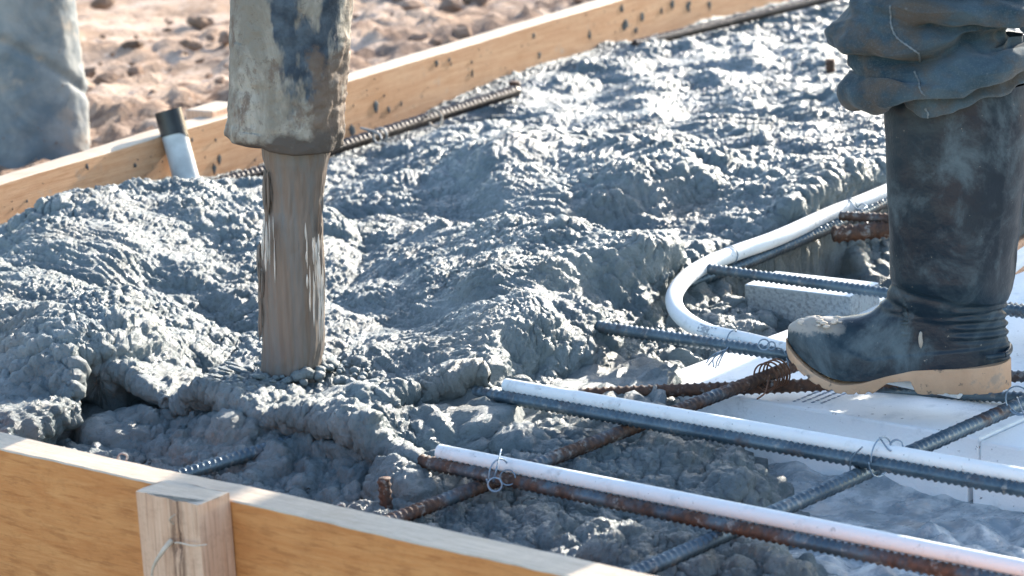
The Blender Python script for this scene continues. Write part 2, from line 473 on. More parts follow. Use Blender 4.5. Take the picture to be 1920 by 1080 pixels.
# ------------------------------------------------------------------ formwork boards
nA = at(0, 809, ZT); nB = at(1199, 1072, ZT); nd = (nB - nA) / np.linalg.norm(nB - nA)
nout = np.array([nd[1], -nd[0], 0])           # outward, towards the camera
if nout[1] > 0: nout = -nout
fA = at(0, 346, ZT); fB = at(1170, -3, ZT); fd = (fB - fA) / np.linalg.norm(fB - fA)
fin = np.array([fd[1], -fd[0], 0])            # inward normal of the far board
if fin[1] > 0: fin = -fin

def board(name, a, d, s0, s1, out, thick, z0, z1, facemat, label, seedv):
    """a plank built with a slightly wavy sawn top; long axis = local x"""
    n = int((s1 - s0) / .012)
    root = empty(name, a + d * s0 + out * 0, label, 'board', 'formwork boards round the pour')
    root.location = (float(a[0]), float(a[1]), 0); root.rotation_euler = (0, 0, math.atan2(d[1], d[0]))
    R = np.array([[d[0], d[1], 0], [-d[1], d[0], 0], [0, 0, 1]])
    s = np.linspace(s0, s1, n); side = float(np.dot(R @ out, [0, 1, 0]))
    P = np.stack([s, s * 0, s * 0], 1)
    wob = perlin(P, 3, seedv) * .0025 + perlin(P, 22, seedv + 3) * .0009
    wob2 = perlin(P, 3, seedv + 9) * .0025 + perlin(P, 30, seedv + 5) * .0012
    prof = []
    e = .0018
    rows = [(0, z0, 0), (0, z1 - e, 1), (e, z1, 1), (thick - e, z1, 2), (thick, z1 - e, 2), (thick, z0, 0)]
    V = np.zeros((n, 6, 3))
    for k, (y, z, wf) in enumerate(rows):
        V[:, k, 0] = s; V[:, k, 1] = side * (y + perlin(P, 2.5, seedv + 1) * .002)
        V[:, k, 2] = z + (wob if wf == 1 else wob2 if wf == 2 else 0)
    F = []; fm = []
    for i in range(n - 1):
        for k in range(6):
            k2 = (k + 1) % 6; q = (i * 6 + k, i * 6 + k2, (i + 1) * 6 + k2, (i + 1) * 6 + k)
            F.append(q if side > 0 else q[::-1]); fm.append(1 if k in (1, 2, 3) else 0)
    F.append(tuple(range(6))); F.append(tuple((n - 1) * 6 + k for k in range(5, -1, -1))); fm += [1, 1]
    o = mesh('plank', V.reshape(-1, 3), F, [facemat, CUTWOOD], root, smooth=False, fmat=fm)
    return root

near = board('formwork_board', nA, nd, -.75, 1.75, nout, .050, 0.0, ZT, FORMFACE,
             'orange-faced form board with pale sawn top edge along the near side of the pour', 1)
far = board('formwork_board', fA, fd, -.9, 5.2, -fin, .06, -.02, ZT, FARFACE,
            'concrete-spattered wooden form board holding the far side of the pour', 4)

def blob(rx, ry, rz, seed, n=12, am=.22):
    """a lumpy pebble-like dab"""
    th = np.linspace(0, 2 * np.pi, n, endpoint=False); V = [(0, 0, rz)]
    rs = np.random.default_rng(seed)
    for j in range(1, 5):
        ph = j / 5 * np.pi
        for t in th: V.append((rx * math.sin(ph) * math.cos(t), ry * math.sin(ph) * math.sin(t), rz * math.cos(ph)))
    V.append((0, 0, -rz)); V = np.array(V); V *= 1 + am * perlin(V / max(rx, ry, rz), 1.3, seed)[:, None]
    F = [(0, 1 + k, 1 + (k + 1) % n) for k in range(n)]
    for j in range(3):
        for k in range(n):
            a = 1 + j * n + k; b = 1 + j * n + (k + 1) % n; F.append((a, a + n, b + n, b))
    L = len(V) - 1; F += [(L, 1 + 3 * n + (k + 1) % n, 1 + 3 * n + k) for k in range(n)]
    return V, F

# spatter stuck on the far board's inner face
mb = MB(); rs = np.random.default_rng(5); big = []
spots = [(705, 200, 17, 30), (728, 205, 8, 12), (752, 195, 5, 10), (720, 180, 5, 7), (818, 118, 13, 13), (842, 112, 7, 8), (845, 120, 5, 7),
         (885, 137, 7, 12), (1000, 67, 8, 9), (1011, 103, 11, 12), (1105, 66, 11, 19), (1172, 48, 24, 22), (1192, 57, 12, 14), (1204, 33, 14, 16),
         (1165, 16, 10, 18), (1240, 20, 9, 12), (410, 298, 12, 20), (402, 318, 13, 17), (253, 310, 8, 12), (163, 312, 9, 14), (404, 262, 6, 7),
         (360, 262, 5, 9), (50, 377, 4, 6), (660, 245, 16, 24), (1260, 10, 16, 20), (1290, 12, 20, 22), (1330, 8, 18, 18)]
for k in range(110): spots.append((float(rs.uniform(0, 1400)), None, 1.5 + 4 * float(rs.random()) ** 3, 1.5 + 5 * float(rs.random()) ** 3))
fR = np.array([[fd[0], fd[1], 0], [-fd[1], fd[0], 0], [0, 0, 1]])
for i, (x, y, wx, wy) in enumerate(spots):
    if y is None: y = 346 - .2983 * x + float(rs.uniform(4, 120))
    p = atp(x, y, fA, fin); p = np.array([np.dot(fR[0], p - np.array([fA[0], fA[1], 0])), 0, p[2]])
    dist = 5.0 + x * .0016; sc = dist / FPX
    V, F = blob(wx * sc * .5, .0008, wy * sc * .5, 20 + i, 14, .8)
    V = V + p + np.array([0, float(np.sign(np.dot(fR[1], fin))) * .001, 0])
    if i < 27: mesh('concrete_spatter', V, F, DARKCRUST, far)
    else: mb.add(V, F)
sp = mb.build('fine_spatter', DARKCRUST, far); sp['kind'] = 'stuff'

# stake nailed outside the near board
q = np.array([np.dot(at(306, 903, ZT + .008) - np.array([nA[0], nA[1], 0]), nd), 0, 0])[0]
q1 = np.dot(at(430, 928, ZT + .008) - np.array([nA[0], nA[1], 0]), nd)
stake = empty('wooden_stake', nA * np.array([1, 1, 0]) + nd * (q + q1) / 2 + nout * .052, 'rough sawn wooden stake with a split knot, standing against the near board', 'stake')
stake.rotation_euler = (0, 0, math.atan2(nd[1], nd[0]))
hw = abs(q1 - q) / 2 * .98; dp = .052; H = ZT + .010
nz = 70; sidev = float(np.sign(-nd[1] * nout[0] + nd[0] * nout[1]))
loop = []
for (x0, y0, x1, y1, k) in ((-hw, 0, -hw, dp, 8), (-hw, dp, hw, dp, 24), (hw, dp, hw, 0, 8), (hw, 0, -hw, 0, 6)):
    for t in np.linspace(0, 1, k, endpoint=False): loop.append((x0 + (x1 - x0) * t, y0 + (y1 - y0) * t))
loop = np.array(loop); loop[:, 1] *= sidev
# round the arrises slightly
r_ = np.abs(loop[:, 0]) / hw; rr = (np.abs(loop[:, 1]) / dp)
cor = (r_ > .97) & (rr > .97); loop[cor] *= .985
zs = np.linspace(-.05, H, nz)
V = np.array([[x, y, z] for z in zs for x, y in loop]); m = len(loop)
gr = perlin(np.stack([V[:, 0] * 1.0, V[:, 1] * 1.0, V[:, 2] * .04], 1), 130, 2) * .0016
knot = np.exp(-(((V[:, 0] - .012) / .008) ** 2 + ((V[:, 2] - H + .055) / .014) ** 2))
split = np.exp(-((V[:, 0] - .012 - .02 * (V[:, 2] - H)) / .0045) ** 2) * sstep(V[:, 2], H - .075, H - .01)
outer = np.abs(V[:, 1]) > dp * .96
V[:, 1] += np.where(outer, sidev * (gr - knot * .008 - split * .010), 0)
V[:, 2] += np.where(V[:, 2] > H - 1e-6, -.006 * split + perlin(V, 60, 8) * .0015, 0)
F = [tuple(f) for f in gridF(nz, m)]; F.append(tuple((nz - 1) * m + k for k in range(m)))
if sidev > 0: F = [f[::-1] for f in F]
mesh('post', V, F, [STAKE, CUTWOOD], stake, smooth=True, sharp=35, fmat=[0] * (len(F) - 1) + [1])  # sunlit brightness of the top is put into its paler wood colour
for z, pts in ((0, [(.006, dp + .002, H - .05), (.002, dp + .016, H - .062), (-.012, dp + .020, H - .085), (-.02, dp + .016, H - .12)]),
               (1, [(.012, dp + .003, H - .052), (.03, dp + .012, H - .046), (.055, dp + .015, H - .044), (.075, dp + .012, H - .04)]),
               (3, [(.012, dp + .002, H - .03), (.016, dp + .012, H - .02), (.026, dp + .012, H - .012)])):
    P = spline([(a, sidev * b, c) for a, b, c in pts], 8)
    V, F = tube(P, np.linspace((.0036 if z == 0 else .0011), .0007, len(P)), 8); mesh('splinter', V, F, FIBRE, stake)

# second stake, behind the far board
c0 = at(400, 203, ZT + .012)
st2 = empty('wooden_stake', (c0[0], c0[1], 0), 'short pale wooden stake end behind the far board next to the hose', 'stake')
st2.rotation_euler = (0, 0, math.atan2(fd[1], fd[0]))
V, F = slab([(-.03, -.04), (.07, -.04), (.07, .03), (-.03, .03)], -.1, ZT + .012)
V[:, 1] += .02
bevel(mesh('post', V, F, [STAKE0, CUTWOOD], st2, smooth=False, fmat=[0, 1, 0, 0, 0, 0]))

# ------------------------------------------------------------------ wet concrete
def px2xy(L, z): return np.array([at(p[0], p[1], z)[:2] for p in L], np.float32)

# the edge of the fresh heap: (x, y, undercut, front length)
HEAP = [(-500, 740, .03, .10, 1), (-160, 850, .03, .10, 1), (0, 870, .03, .10, 1), (95, 852, .05, .09, 1), (135, 805, .16, .08, 1), (165, 768, .34, .06, 1), (205, 752, .38, .06, 1),
        (245, 762, .30, .06, 1), (285, 782, .05, .08, 1), (340, 782, .05, .08, 1), (430, 800, .06, .08, 1), (520, 818, .055, .08, 1), (620, 838, .06, .08, 1), (700, 855, .05, .07, 1),
        (795, 877, .02, .06, .8), (815, 862, .0, .12, 0), (790, 815, .0, .16, 0), (770, 785, .02, .14, 0),
        (785, 760, .12, .09, .6), (815, 748, .34, .06, 1), (860, 746, .40, .06, 1), (905, 762, .34, .06, 1), (935, 808, .05, .07, 1), (972, 785, .02, .07, 1), (988, 720, .03, .14, .5), (1090, 680, .04, .18, .3),
        (1165, 656, .03, .2, .1), (1205, 612, .0, .2, .0), (1245, 570, .0, .16, .1), (1262, 530, .01, .07, 1), (1310, 485, .02, .06, 1), (1400, 452, .02, .06, 1),
        (1510, 425, .02, .06, 1), (1650, 360, .02, .06, 1), (1930, 245, .02, .06, 1), (2400, 60, .02, .06, 1), (3200, -250, .0, .06, 1), (2400, -560, 0, .1, 0), (600, -560, 0, .1, 0), (-900, 350, 0, .1, 0)]
FLOOR = [(-600, 650), (-600, 1500), (1570, 1500), (1540, 1090), (1500, 1048), (1400, 1022), (1385, 1002), (1450, 965), (1468, 932), (1440, 890),
         (1398, 852), (1330, 806), (1290, 760), (1360, 722), (1450, 700), (1490, 640), (1420, 615), (1385, 575), (1400, 545), (1490, 520), (1600, 500), (1680, 480),
         (1700, 420), (1960, 260), (2500, 40), (2500, -560), (600, -560), (-900, 300)]

def poly_sdf(P, poly, attrs=None):
    n = len(poly); best = np.full(len(P), 1e9, np.float32); G = np.zeros((len(P), 2), np.float32)
    A = None if attrs is None else np.zeros((len(P), attrs.shape[1]), np.float32)
    inside = np.zeros(len(P), bool)
    for i in range(n):
        a = poly[i]; b = poly[(i + 1) % n]; ab = b - a
        t = np.clip(((P - a) @ ab) / (ab @ ab), 0, 1)
        d = P - (a + t[:, None] * ab); dd = np.einsum('ij,ij->i', d, d)
        k = dd < best
        best[k] = dd[k]; G[k] = d[k]
        if A is not None: A[k] = (attrs[i] + t[:, None] * (attrs[(i + 1) % n] - attrs[i]))[k]
        c = ((a[1] > P[:, 1]) != (b[1] > P[:, 1])) & (P[:, 0] < (b[0] - a[0]) * (P[:, 1] - a[1]) / (b[1] - a[1] + 1e-12) + a[0])
        inside ^= c
    D = np.sqrt(best); sg = np.where(inside, 1, -1).astype(np.float32)
    G = G / (D[:, None] + 1e-6) * sg[:, None]
    return D * sg, G, A

def shepard(P, C, Z, sig):
    num = np.zeros(len(P), np.float32); den = np.full(len(P), 1e-12, np.float32)
    for c, z, in zip(C, Z):
        d2 = ((P - c) ** 2).sum(1) / sig ** 2
        wgt = np.exp(-d2 * .5) + 1e-3 / (1 + d2) ** 2
        num += wgt * z; den += wgt
    return num / den

def build_concrete():
    NC, NR = 1250, 1700
    xs = np.linspace(-420, 2330, NC)
    inv = np.linspace(1 / 2.86, 1 / 8.6, NR) if False else np.linspace(math.log(2.84), math.log(8.8), NR)
    Y = np.exp(inv)[:, None]; K = (xs - 960) / FPX * 1.03
    X = Y * K[None]
    P = np.stack([X, np.broadcast_to(Y, X.shape)], -1).reshape(-1, 2).astype(np.float32)
    P3 = np.concatenate([P, np.zeros((len(P), 1), np.float32)], 1)
    # drop what lies well outside the boards
    dn = (P - nA[:2].astype(np.float32)) @ (-nout[:2]).astype(np.float32)      # >0 inside the near board
    df = (P - fA[:2].astype(np.float32)) @ fin[:2].astype(np.float32)
    # ---- heap top
    ctl = []
    for x, y in [(-60, 450), (0, 432), (60, 408), (150, 380), (250, 352), (340, 340), (430, 332), (640, 296), (720, 262), (830, 200), (900, 165),
                 (1000, 130), (1100, 97), (1200, 80), (1300, 52), (1400, 25), (1500, 0)]:
        p = atp(x, y, fA, fin); ctl.append((p[0], p[1], min(p[2], .26)))
    for x, y, z in [(300, 420, .272), (150, 450, .272), (450, 410, .255), (60, 520, .275), (150, 620, .245), (400, 580, .22), (100, 730, .245), (-150, 600, .25), (280, 740, .225), (400, 672, .155), (440, 640, .19),
                    (560, 715, .190), (530, 760, .20), (700, 790, .215), (480, 500, .21), (560, 600, .205),
                    (850, 285, .205), (1000, 310, .235), (1150, 340, .24), (1300, 300, .21), (900, 400, .23), (760, 440, .18), (850, 520, .215), (1000, 470, .25),
                    (1100, 560, .255), (700, 560, .195), (850, 630, .23), (900, 690, .24), (700, 690, .195), (1180, 520, .25), (1250, 460, .20), (1400, 370, .22), (1550, 300, .215),
                    (1600, 200, .205), (1750, 150, .20), (1400, 150, .20), (1250, 180, .195), (700, 330, .18), (650, 400, .2), (1950, 150, .2), (2300, 0, .2)]:
        p = at(x, y, z); ctl.append((p[0], p[1], z))
    ctl = np.array(ctl, np.float32)
    up = shepard(P, ctl[:, :2], ctl[:, 2], .085)
    # flow lobes: soft tongues of concrete with wrinkles that follow their rim
    warp = fbm(P3, 6, 2, 3.) * .05
    for (x, y, R, A, fr) in [(300, 500, .34, .045, 150), (170, 720, .17, .035, 190), (1010, 330, .45, .030, 120), (930, 520, .26, .028, 170), (1190, 350, .38, .018, 120), (1090, 540, .22, .020, 180),
                             (480, 740, .08, .014, 260), (700, 770, .14, .018, 200), (560, 760, .20, .012, 170), (80, 640, .30, .040, 150), (680, 430, .16, .022, 180), (860, 650, .18, .02, 160), (1450, 350, .4, .012, 110), (330, 640, .17, .02, 170)]:
        c = at(x, y, .22)[:2]; d = np.sqrt(((P - c.astype(np.float32)) ** 2).sum(1)) + warp * R * 2.2
        q = np.clip(d / R, 0, 1.2)
        dome = np.sqrt(np.clip(1 - q ** 2.6, 0, 1))
        up = up + 1.7 * A * (dome - .45) * sstep(q, 1.15, .8)
        an_ = np.arctan2(P[:, 1] - c[1], P[:, 0] - c[0])
        st_ = np.stack([d * fr * .42, np.cos(an_) * 3.2 + fr, np.sin(an_) * 3.2], 1).astype(np.float32)
        up = up + .0088 * (.4 - np.abs(fbm(st_, 1., 2, fr * .1))) * sstep(q, .1, .45) * sstep(q, 1.08, .9)
    # drag wrinkles
    W = P3.copy(); W[:, 0] += fbm(P3, 3, 2, 8.) * .12; W[:, 1] += fbm(P3, 3, 2, 9.) * .12
    an = np.stack([W[:, 0] * .35 + W[:, 1] * .2, W[:, 1] - W[:, 0] * .25, W[:, 2]], 1)
    up = up + (.5 - np.abs(perlin(an, 22, 4.))) * .022 * sstep(perlin(P3, 4, 5.), -.25, .25)
    up = up + fbm(P3, 6, 2, 1.) * .024
    nearfar = sstep(df, .0, .22)
    ctl_only = shepard(P, ctl[:, :2], ctl[:, 2], .085)
    up = ctl_only + (up - ctl_only) * (.25 + .75 * nearfar)
    up = up.astype(np.float32)
    # ---- floor spread below the mesh
    sf, Gf, _ = poly_sdf(P, px2xy(FLOOR, .10))
    sf = sf + fbm(P3, 14, 3, 6.) * .035
    low = .078 + sstep(sf, -.015, .07) * .050 + fbm(P3, 9, 3, 12.) * .022 + .030 * sstep(P[:, 0], .05, -.25) * sstep(sf, .05, .3)
    for cx_, cy_, cr_, cd_ in ((192, 808, .085, .27), (865, 782, .075, .16), (905, 790, .06, .14), (820, 775, .06, .12), (1040, 690, .07, .05)):
        cave = at(cx_, cy_, .12)[:2]; low = low - cd_ * np.exp(-((P - cave.astype(np.float32)) ** 2).sum(1) / cr_ ** 2)
    low = np.where(sf < -.03, -.08, low)
    for cx_, cy_, cr_, cd_ in ((330, 815, .045, .035), (420, 845, .05, .03), (300, 850, .05, .03), (560, 880, .05, .03), (640, 900, .06, .03), (480, 890, .05, .03), (1250, 860, .06, .02), (1380, 900, .05, .03), (1000, 900, .07, .02)):
        cave = at(cx_, cy_, .14)[:2]; low = low + cd_ * np.exp(-((P - cave.astype(np.float32)) ** 2).sum(1) / cr_ ** 2)
    back = sstep(P[:, 1], 4.15, 4.5) * sstep(P[:, 0], .15, .3); low = low + back * sstep(sf, 0, .08) * .015
    # ---- fold the heap's front over the floor
    hp = px2xy([h[:2] for h in HEAP], ZB); ha = np.array([h[2:] for h in HEAP], np.float32)
    s, G, A = poly_sdf(P, hp, ha)
    s = s + fbm(P3, 11, 3, 15.) * .022
    talus = sstep(s, -.16, -.02) * sstep(perlin(P3, 9, 17.), -.35, .25) * sstep(A[:, 0], .15, .10) * sstep(sf, .03, .10)
    low = low + talus * .022 * (1 - .4 * sstep(P[:, 0], .0, .2))
    U = A[:, 0] * (1 + .6 * perlin(P3, 12, 21.)); b = A[:, 1]
    a = .03 + U * .35
    lip = .012
    t = np.clip(s / b, 0, 1)
    z = low + (up - low) * (1 - (1 - t) ** 2.2 * (1 - .0))
    z = np.where(s < 0, low, low + (up - low) * np.clip(np.where(t < .35, t / .35 * .45, .45 + .55 * np.sin(np.clip((t - .35) / .65, 0, 1) * np.pi / 2)), 0, 1))
    un = np.where(s < 0, U * sstep(s, -a, 0) , np.where(t < .35, U * (1 - sstep(t, 0, .35)) - b * 0, 0))
    over = np.where(s > 0, -sstep(t, .2, .45) * s * .9 * sstep(s, b * 2.2, b * .9), 0) * A[:, 2]
    sh = (un + over).astype(np.float32)
    sh = np.where(sf < -.03, 0, sh)
    D = (G * sh[:, None]).reshape(NR, NC, 2)
    for _ in range(3):                                  # even out the pull where the front turns a corner
        for ax, k in ((1, 9), (0, 5)):
            c_ = np.cumsum(np.pad(D, [(k + 1, k) if x_ == ax else (0, 0) for x_ in range(3)], 'edge'), axis=ax, dtype=np.float64)
            n_ = c_.shape[ax]; D = ((np.take(c_, range(2 * k + 1, n_), ax) - np.take(c_, range(0, n_ - 2 * k - 1), ax)) / (2 * k + 1)).astype(np.float32)
    D = D.reshape(-1, 2)
    Q = np.stack([P[:, 0] + D[:, 0], P[:, 1] + D[:, 1], z], 1).astype(np.float32)
    heapness = sstep(s, -.01, .03).astype(np.float32)
    def normals(Q):
        q = Q.reshape(NR, NC, 3); du = np.gradient(q, axis=1); dv = np.gradient(q, axis=0)
        n = np.cross(du, dv).reshape(-1, 3); return n / (np.linalg.norm(n, axis=1)[:, None] + 1e-9)
    def smoothn(n, k=2):
        q = n.reshape(NR, NC, 3)
        for _ in range(k):
            q = (q + np.roll(q, 1, 0) + np.roll(q, -1, 0) + np.roll(q, 1, 1) + np.roll(q, -1, 1)) / 5
        n = q.reshape(-1, 3); return n / (np.linalg.norm(n, axis=1)[:, None] + 1e-9)
    keep = (dn > -.03) & (df > -.03) & ((s > -.02) | (sf > -.05))
    idx = np.where(keep)[0]
    # ---- lumps along the surface normal, coarse to fine
    N = smoothn(normals(Q), 6)[idx]; q = Q[idx]
    frontness = (sstep(s, -.12, -.0) * sstep(s, .16, .05))[idx].astype(np.float32)
    paste = sstep(perlin(q, 3.2, 36.), -.05, .3) * .55
    for x, y, r_ in ((880, 600, .28), (1050, 330, .42), (200, 560, .22), (60, 690, .16), (690, 430, .12), (1000, 420, .25), (640, 790, .14), (1180, 420, .2)):
        c_ = at(x, y, .22)[:2].astype(np.float32); paste = np.maximum(paste, np.exp(-(((q[:, :2] - c_) ** 2).sum(1) / (r_ * .75) ** 2)))
    paste = (paste * (1 - .8 * frontness) * heapness[idx] * (.75 + .5 * sstep(perlin(q, 14, 38.), -.3, .2))).clip(0, 1)
    calm = 1 - .82 * paste
    rim = np.maximum(heapness, sstep(sf, -.025, .025))[idx].astype(np.float32); calm = calm * rim
    chunk = np.clip(sstep(perlin(q, 5.5, 31.), -.15, .35) * .7 + frontness * .6 + (1 - heapness[idx]) * .55, 0, 1)
    q2 = q + np.stack([perlin(q, 30, 41.), perlin(q, 30, 42.), perlin(q, 30, 43.)], 1) * .008
    bil = lambda p, f, sd: np.abs(perlin(p, f, sd))               # puffs parted by sharp creases
    c1 = 1 - np.clip(cells(q2, 24, 1.), 0, 1)
    h = (c1 ** 1.2 * .007 + bil(q2, 20, 33.) * .014) * chunk + bil(q2, 26, 35.) * .010 * frontness
    c2 = 1 - np.clip(cells(q2, 62, 2.) * 1.1, 0, 1)
    mask2 = sstep(perlin(q, 9, 51.), -.2, .3)
    h = h + (c2 ** .8 * .0060 + bil(q2, 46, 34.) * .006) * (.25 + .75 * np.maximum(chunk * .9, mask2))
    q3 = q2 + np.stack([perlin(q, 70, 47.), perlin(q, 70, 48.), perlin(q, 70, 49.)], 1) * .006
    h = h + pebbles(q3, 42, 4., .4) * .012 * sstep(perlin(q, 6, 55.), -.2, .3) + pebbles(q3, 80, 5., .5) * .007
    h = h + bil(q2, 24, 37.) * .020 * (1 - heapness[idx])
    q = q + N * (h * calm)[:, None]
    Q[idx] = q
    N = smoothn(normals(Q), 2)[idx]
    q2 = q + np.stack([perlin(q, 90, 44.), perlin(q, 90, 45.), perlin(q, 90, 46.)], 1) * .003
    c3 = 1 - np.clip(cells(q2, 125, 3.) * 1.15, 0, 1)
    m3 = sstep(perlin(q, 13, 61.), -.35, .2)
    h = (c3 * .0038 + pebbles(q2, 150, 6., .5) * .0042 + bil(q2, 100, 62.) * .0045) * (.2 + .8 * m3) + bil(q2, 180, 71.) * .0034 + perlin(q, 330, 72.) * .0014
    q = q + N * (h * (.5 + .5 * calm) * rim)[:, None]
    # keep within the forms
    def clampto(q, p0, n, gap):
        d = (q[:, :2] - p0[:2]) @ n[:2]; k = d < gap
        q[k, :2] += ((gap - d[k])[:, None] * n[:2][None]).astype(np.float32)
    clampto(q, nA, -nout, .001); clampto(q, fA, fin, .001)
    Q[idx] = q
    q = Q
    F = gridF(NR, NC, False)
    ok = keep[F].all(1)
    dn2 = (P - nA[:2]) @ (-nout[:2]); df2 = (P - fA[:2]) @ fin[:2]
    ok &= (dn2[F].max(1) > -.002) & (df2[F].max(1) > -.002)
    ok &= ~((sf[F] < -.045).all(1) & (s[F] < 0).all(1))
    F = F[ok]
    used = np.zeros(len(Q), bool); used[F.ravel()] = True
    mp = np.cumsum(used) - 1
    o = mesh('wet_concrete', Q[used], mp[F], CONC)
    tag(o, 'heaped wet grey concrete being poured between the form boards', 'concrete', kind='stuff')
    return Q.reshape(NR, NC, 3)

CQ = build_concrete()

# ------------------------------------------------------------------ ground, sheet, foam
def ground():
    # fine rows behind the far board, stretched to the horizon
    u = np.linspace(-1, 1, 420); v = np.linspace(0, 1, 520)
    y = np.where(v < .8, 2.0 + v / .8 * 12, 14 + ((v - .8) / .2) ** 3 * 600)
    x = np.sign(u) * np.where(np.abs(u) < .8, np.abs(u) / .8 * 4.0, 4.0 + ((np.abs(u) - .8) / .2) ** 3 * 500)
    X, Yg = np.meshgrid(x, y); P = np.stack([X.ravel(), Yg.ravel(), X.ravel() * 0], 1).astype(np.float32)
    d = -((P[:, :2] - fA[:2]) @ fin[:2])                       # >0 outside, behind the far board
    outm = sstep(d, .04, .25)
    fade = sstep(P[:, 1], 20, 12)
    z = fbm(P, 1.2, 3, 81.) * .03
    cl = 1 - np.clip(cells(P, 6, 5.), 0, 1); cl2 = 1 - np.clip(cells(P, 14, 6.), 0, 1)
    rough = sstep(d, 2.2, .3) * .6 + .4
    z = z + (cl ** 1.5 * .045 * sstep(perlin(P, 1.7, 82.), -.1, .4) + cl2 * .045 * sstep(perlin(P, 3, 83.), -.1, .3) + np.abs(perlin(P, 9, 85.)) * .028 * sstep(d, 2.5, .5) + np.abs(fbm(P, 13, 2, 87.)) * .028 * sstep(d, 3., .4) + np.abs(perlin(P, 24, 86.)) * .03 + fbm(P, 18, 3, 84.) * .02) * rough
    P[:, 2] = z * outm * fade + .10 * outm * sstep(d, 0, .3) - .012 * (1 - outm) - .0
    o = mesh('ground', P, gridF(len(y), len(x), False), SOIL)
    o['kind'] = 'structure'; o['label'] = 'sunlit bare earth with clods behind the form board'
ground()

def clods():
    mb = MB(); rs = np.random.default_rng(33)
    for i in range(520):
        u = 1 - float(rs.random()) ** .6; d_ = .12 + 2.6 * u; s_ = float(rs.uniform(-1.0, 3.4))
        p = fA + fd * s_ - fin * d_; sc = (.006 + .030 * float(rs.random()) ** 3)
        V, F = blob(sc * 1.4, sc, sc * .7, 1000 + i, 8, .7); a_ = float(rs.uniform(0, 6.3)); ca, sa = math.cos(a_), math.sin(a_)
        V = np.stack([V[:, 0] * ca - V[:, 1] * sa, V[:, 0] * sa + V[:, 1] * ca, V[:, 2]], 1)
        mb.add(V + np.array([p[0], p[1], .125 + sc * .2]), F)
    o = mb.build('soil_clods', CLOD, smooth=False); tag(o, 'dark crumbs and clods of earth strewn behind the far form board', 'soil clods', kind='stuff')
CLOD = flat('clod_earth', (.20, .14, .105), .95, .1, 0, .5, 3)
clods()

def sheet():
    a = at(1180, 1180, .02); n1, n2 = 260, 260
    s = np.linspace(-.6, 1.4, n1); c = np.linspace(-.25, .9, n2)
    V = np.array([a + eL * i + eC * j for j in c for i in s], np.float32)
    cl = 1 - np.clip(cells(V, 19, 7.), 0, 1)
    z = .066 + cl ** 1.1 * .032 * sstep(perlin(V, 4, 91.), -.3, .2) + np.abs(perlin(V + perlin(V, 12, 93.)[:, None] * .02, 14, 92.)) * -.012 + fbm(V, 40, 2, 94.) * .003
    V[:, 2] = z
    d = (V[:, :2] - nA[:2]) @ (-nout[:2]); k = d < .002
    V[k, :2] += ((.002 - d[k])[:, None] * (-nout[:2])[None]).astype(np.float32)
    o = mesh('plastic_sheet', V, gridF(n2, n1, False), SHEET)
    tag(o, 'bluish crumpled plastic sheet over gravel below the reinforcing bars', 'plastic sheet')
sheet()

def box(name, corner, L, C, z0, z1, mats, parent=None, bv=.004, fmat=None):
    p = corner
    V, F = slab([p, p + eL * L, p + eL * L + eC * C, p + eC * C], z0, z1)
    c = np.array([*(p + eL * L / 2 + eC * C / 2)[:2], 0])
    o = mesh(name, V, F, mats, parent, smooth=False, fmat=fmat); 
    return bevel(o, bv)

FT = .150
p1 = at(1376, 742, FT); pj = at(1838, 822, FT)
Lf = float(np.dot(pj - p1, eL))
def foam(name, corner, L, C, z0, z1, label, tongue=True):
    r = empty(name, (corner[0], corner[1], z0), label, 'foam board', 'insulation foam boards')
    def local(o):
        me = o.data; co = np.zeros(len(me.vertices) * 3, np.float32); me.vertices.foreach_get('co', co); co = co.reshape(-1, 3) - np.array([corner[0], corner[1], z0], np.float32)
        me.vertices.foreach_set('co', co.ravel()); me.update(); return o
    local(box('slab', corner, L, C, z0, z1, FOAM, r))
    if tongue: local(box('tongue', corner + eL * .004 - eC * .024, L - .008, .026, z0, z1 - .036, FOAM, r, .002))
    return r
fo1 = foam('foam_board', p1 - eL * .16, Lf + .158, .62, .03, FT, 'white foam board with printed rows lying under the rubber boot')
fo2 = foam('foam_board', p1 + eL * (Lf + .0002) - eC * .004, .9, .62, .03, FT - .003, 'white foam board at the right edge beside the boot heel')
pb = at(1560, 548, .13)
fo3 = foam('foam_board', p1 - eL * .06 + eC * .626, 1.7, .9, .03, FT - .006, 'sunlit white foam board lying behind the boot', False)
# grey cut block
kb = at(1395, 533, .185); kr = at(1593, 556, .185)
kL = float(np.linalg.norm((kr - kb)[:2])); kd = (kr - kb) / np.linalg.norm(kr - kb); kn = np.array([-kd[1], kd[0], 0])
blk = empty('foam_block', kb * np.array([1, 1, 0]) + UP * .10, 'grey-sided polystyrene block with a white top behind the boot toe', 'foam block')
blk.rotation_euler = (0, 0, math.atan2(kd[1], kd[0]))
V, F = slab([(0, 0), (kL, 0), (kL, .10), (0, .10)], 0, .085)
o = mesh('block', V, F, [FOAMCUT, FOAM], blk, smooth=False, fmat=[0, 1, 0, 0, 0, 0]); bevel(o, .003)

# printed rows on the first foam board
mb = MB(); rs = np.random.default_rng(3); b0 = at(1490, 752, FT)
for (x0, y0, rows, n) in ((1486, 753, 4, 11), (1512, 742, 3, 10), (1690, 736, 3, 8)):
    b0 = at(x0, y0, FT); mb = MB()
    for r_i in range(rows):
        s = 0.
        for k in range(n):
            wd = float(rs.uniform(.004, .013))
            p = b0 + eC * (s + r_i * .004) + eL * (r_i * .013)
            q4 = [p, p + eC * wd, p + eC * wd + eL * .0035, p + eL * .0035]
            V, F = slab(q4, FT + .0002, FT + .0008); mb.add(V, F); s += wd + .004
    pr = mb.build('print', INK, None, smooth=False)
    pr.parent = fo1; pr.matrix_parent_inverse = Matrix.Translation(-fo1.location); pr['kind'] = 'stuff'

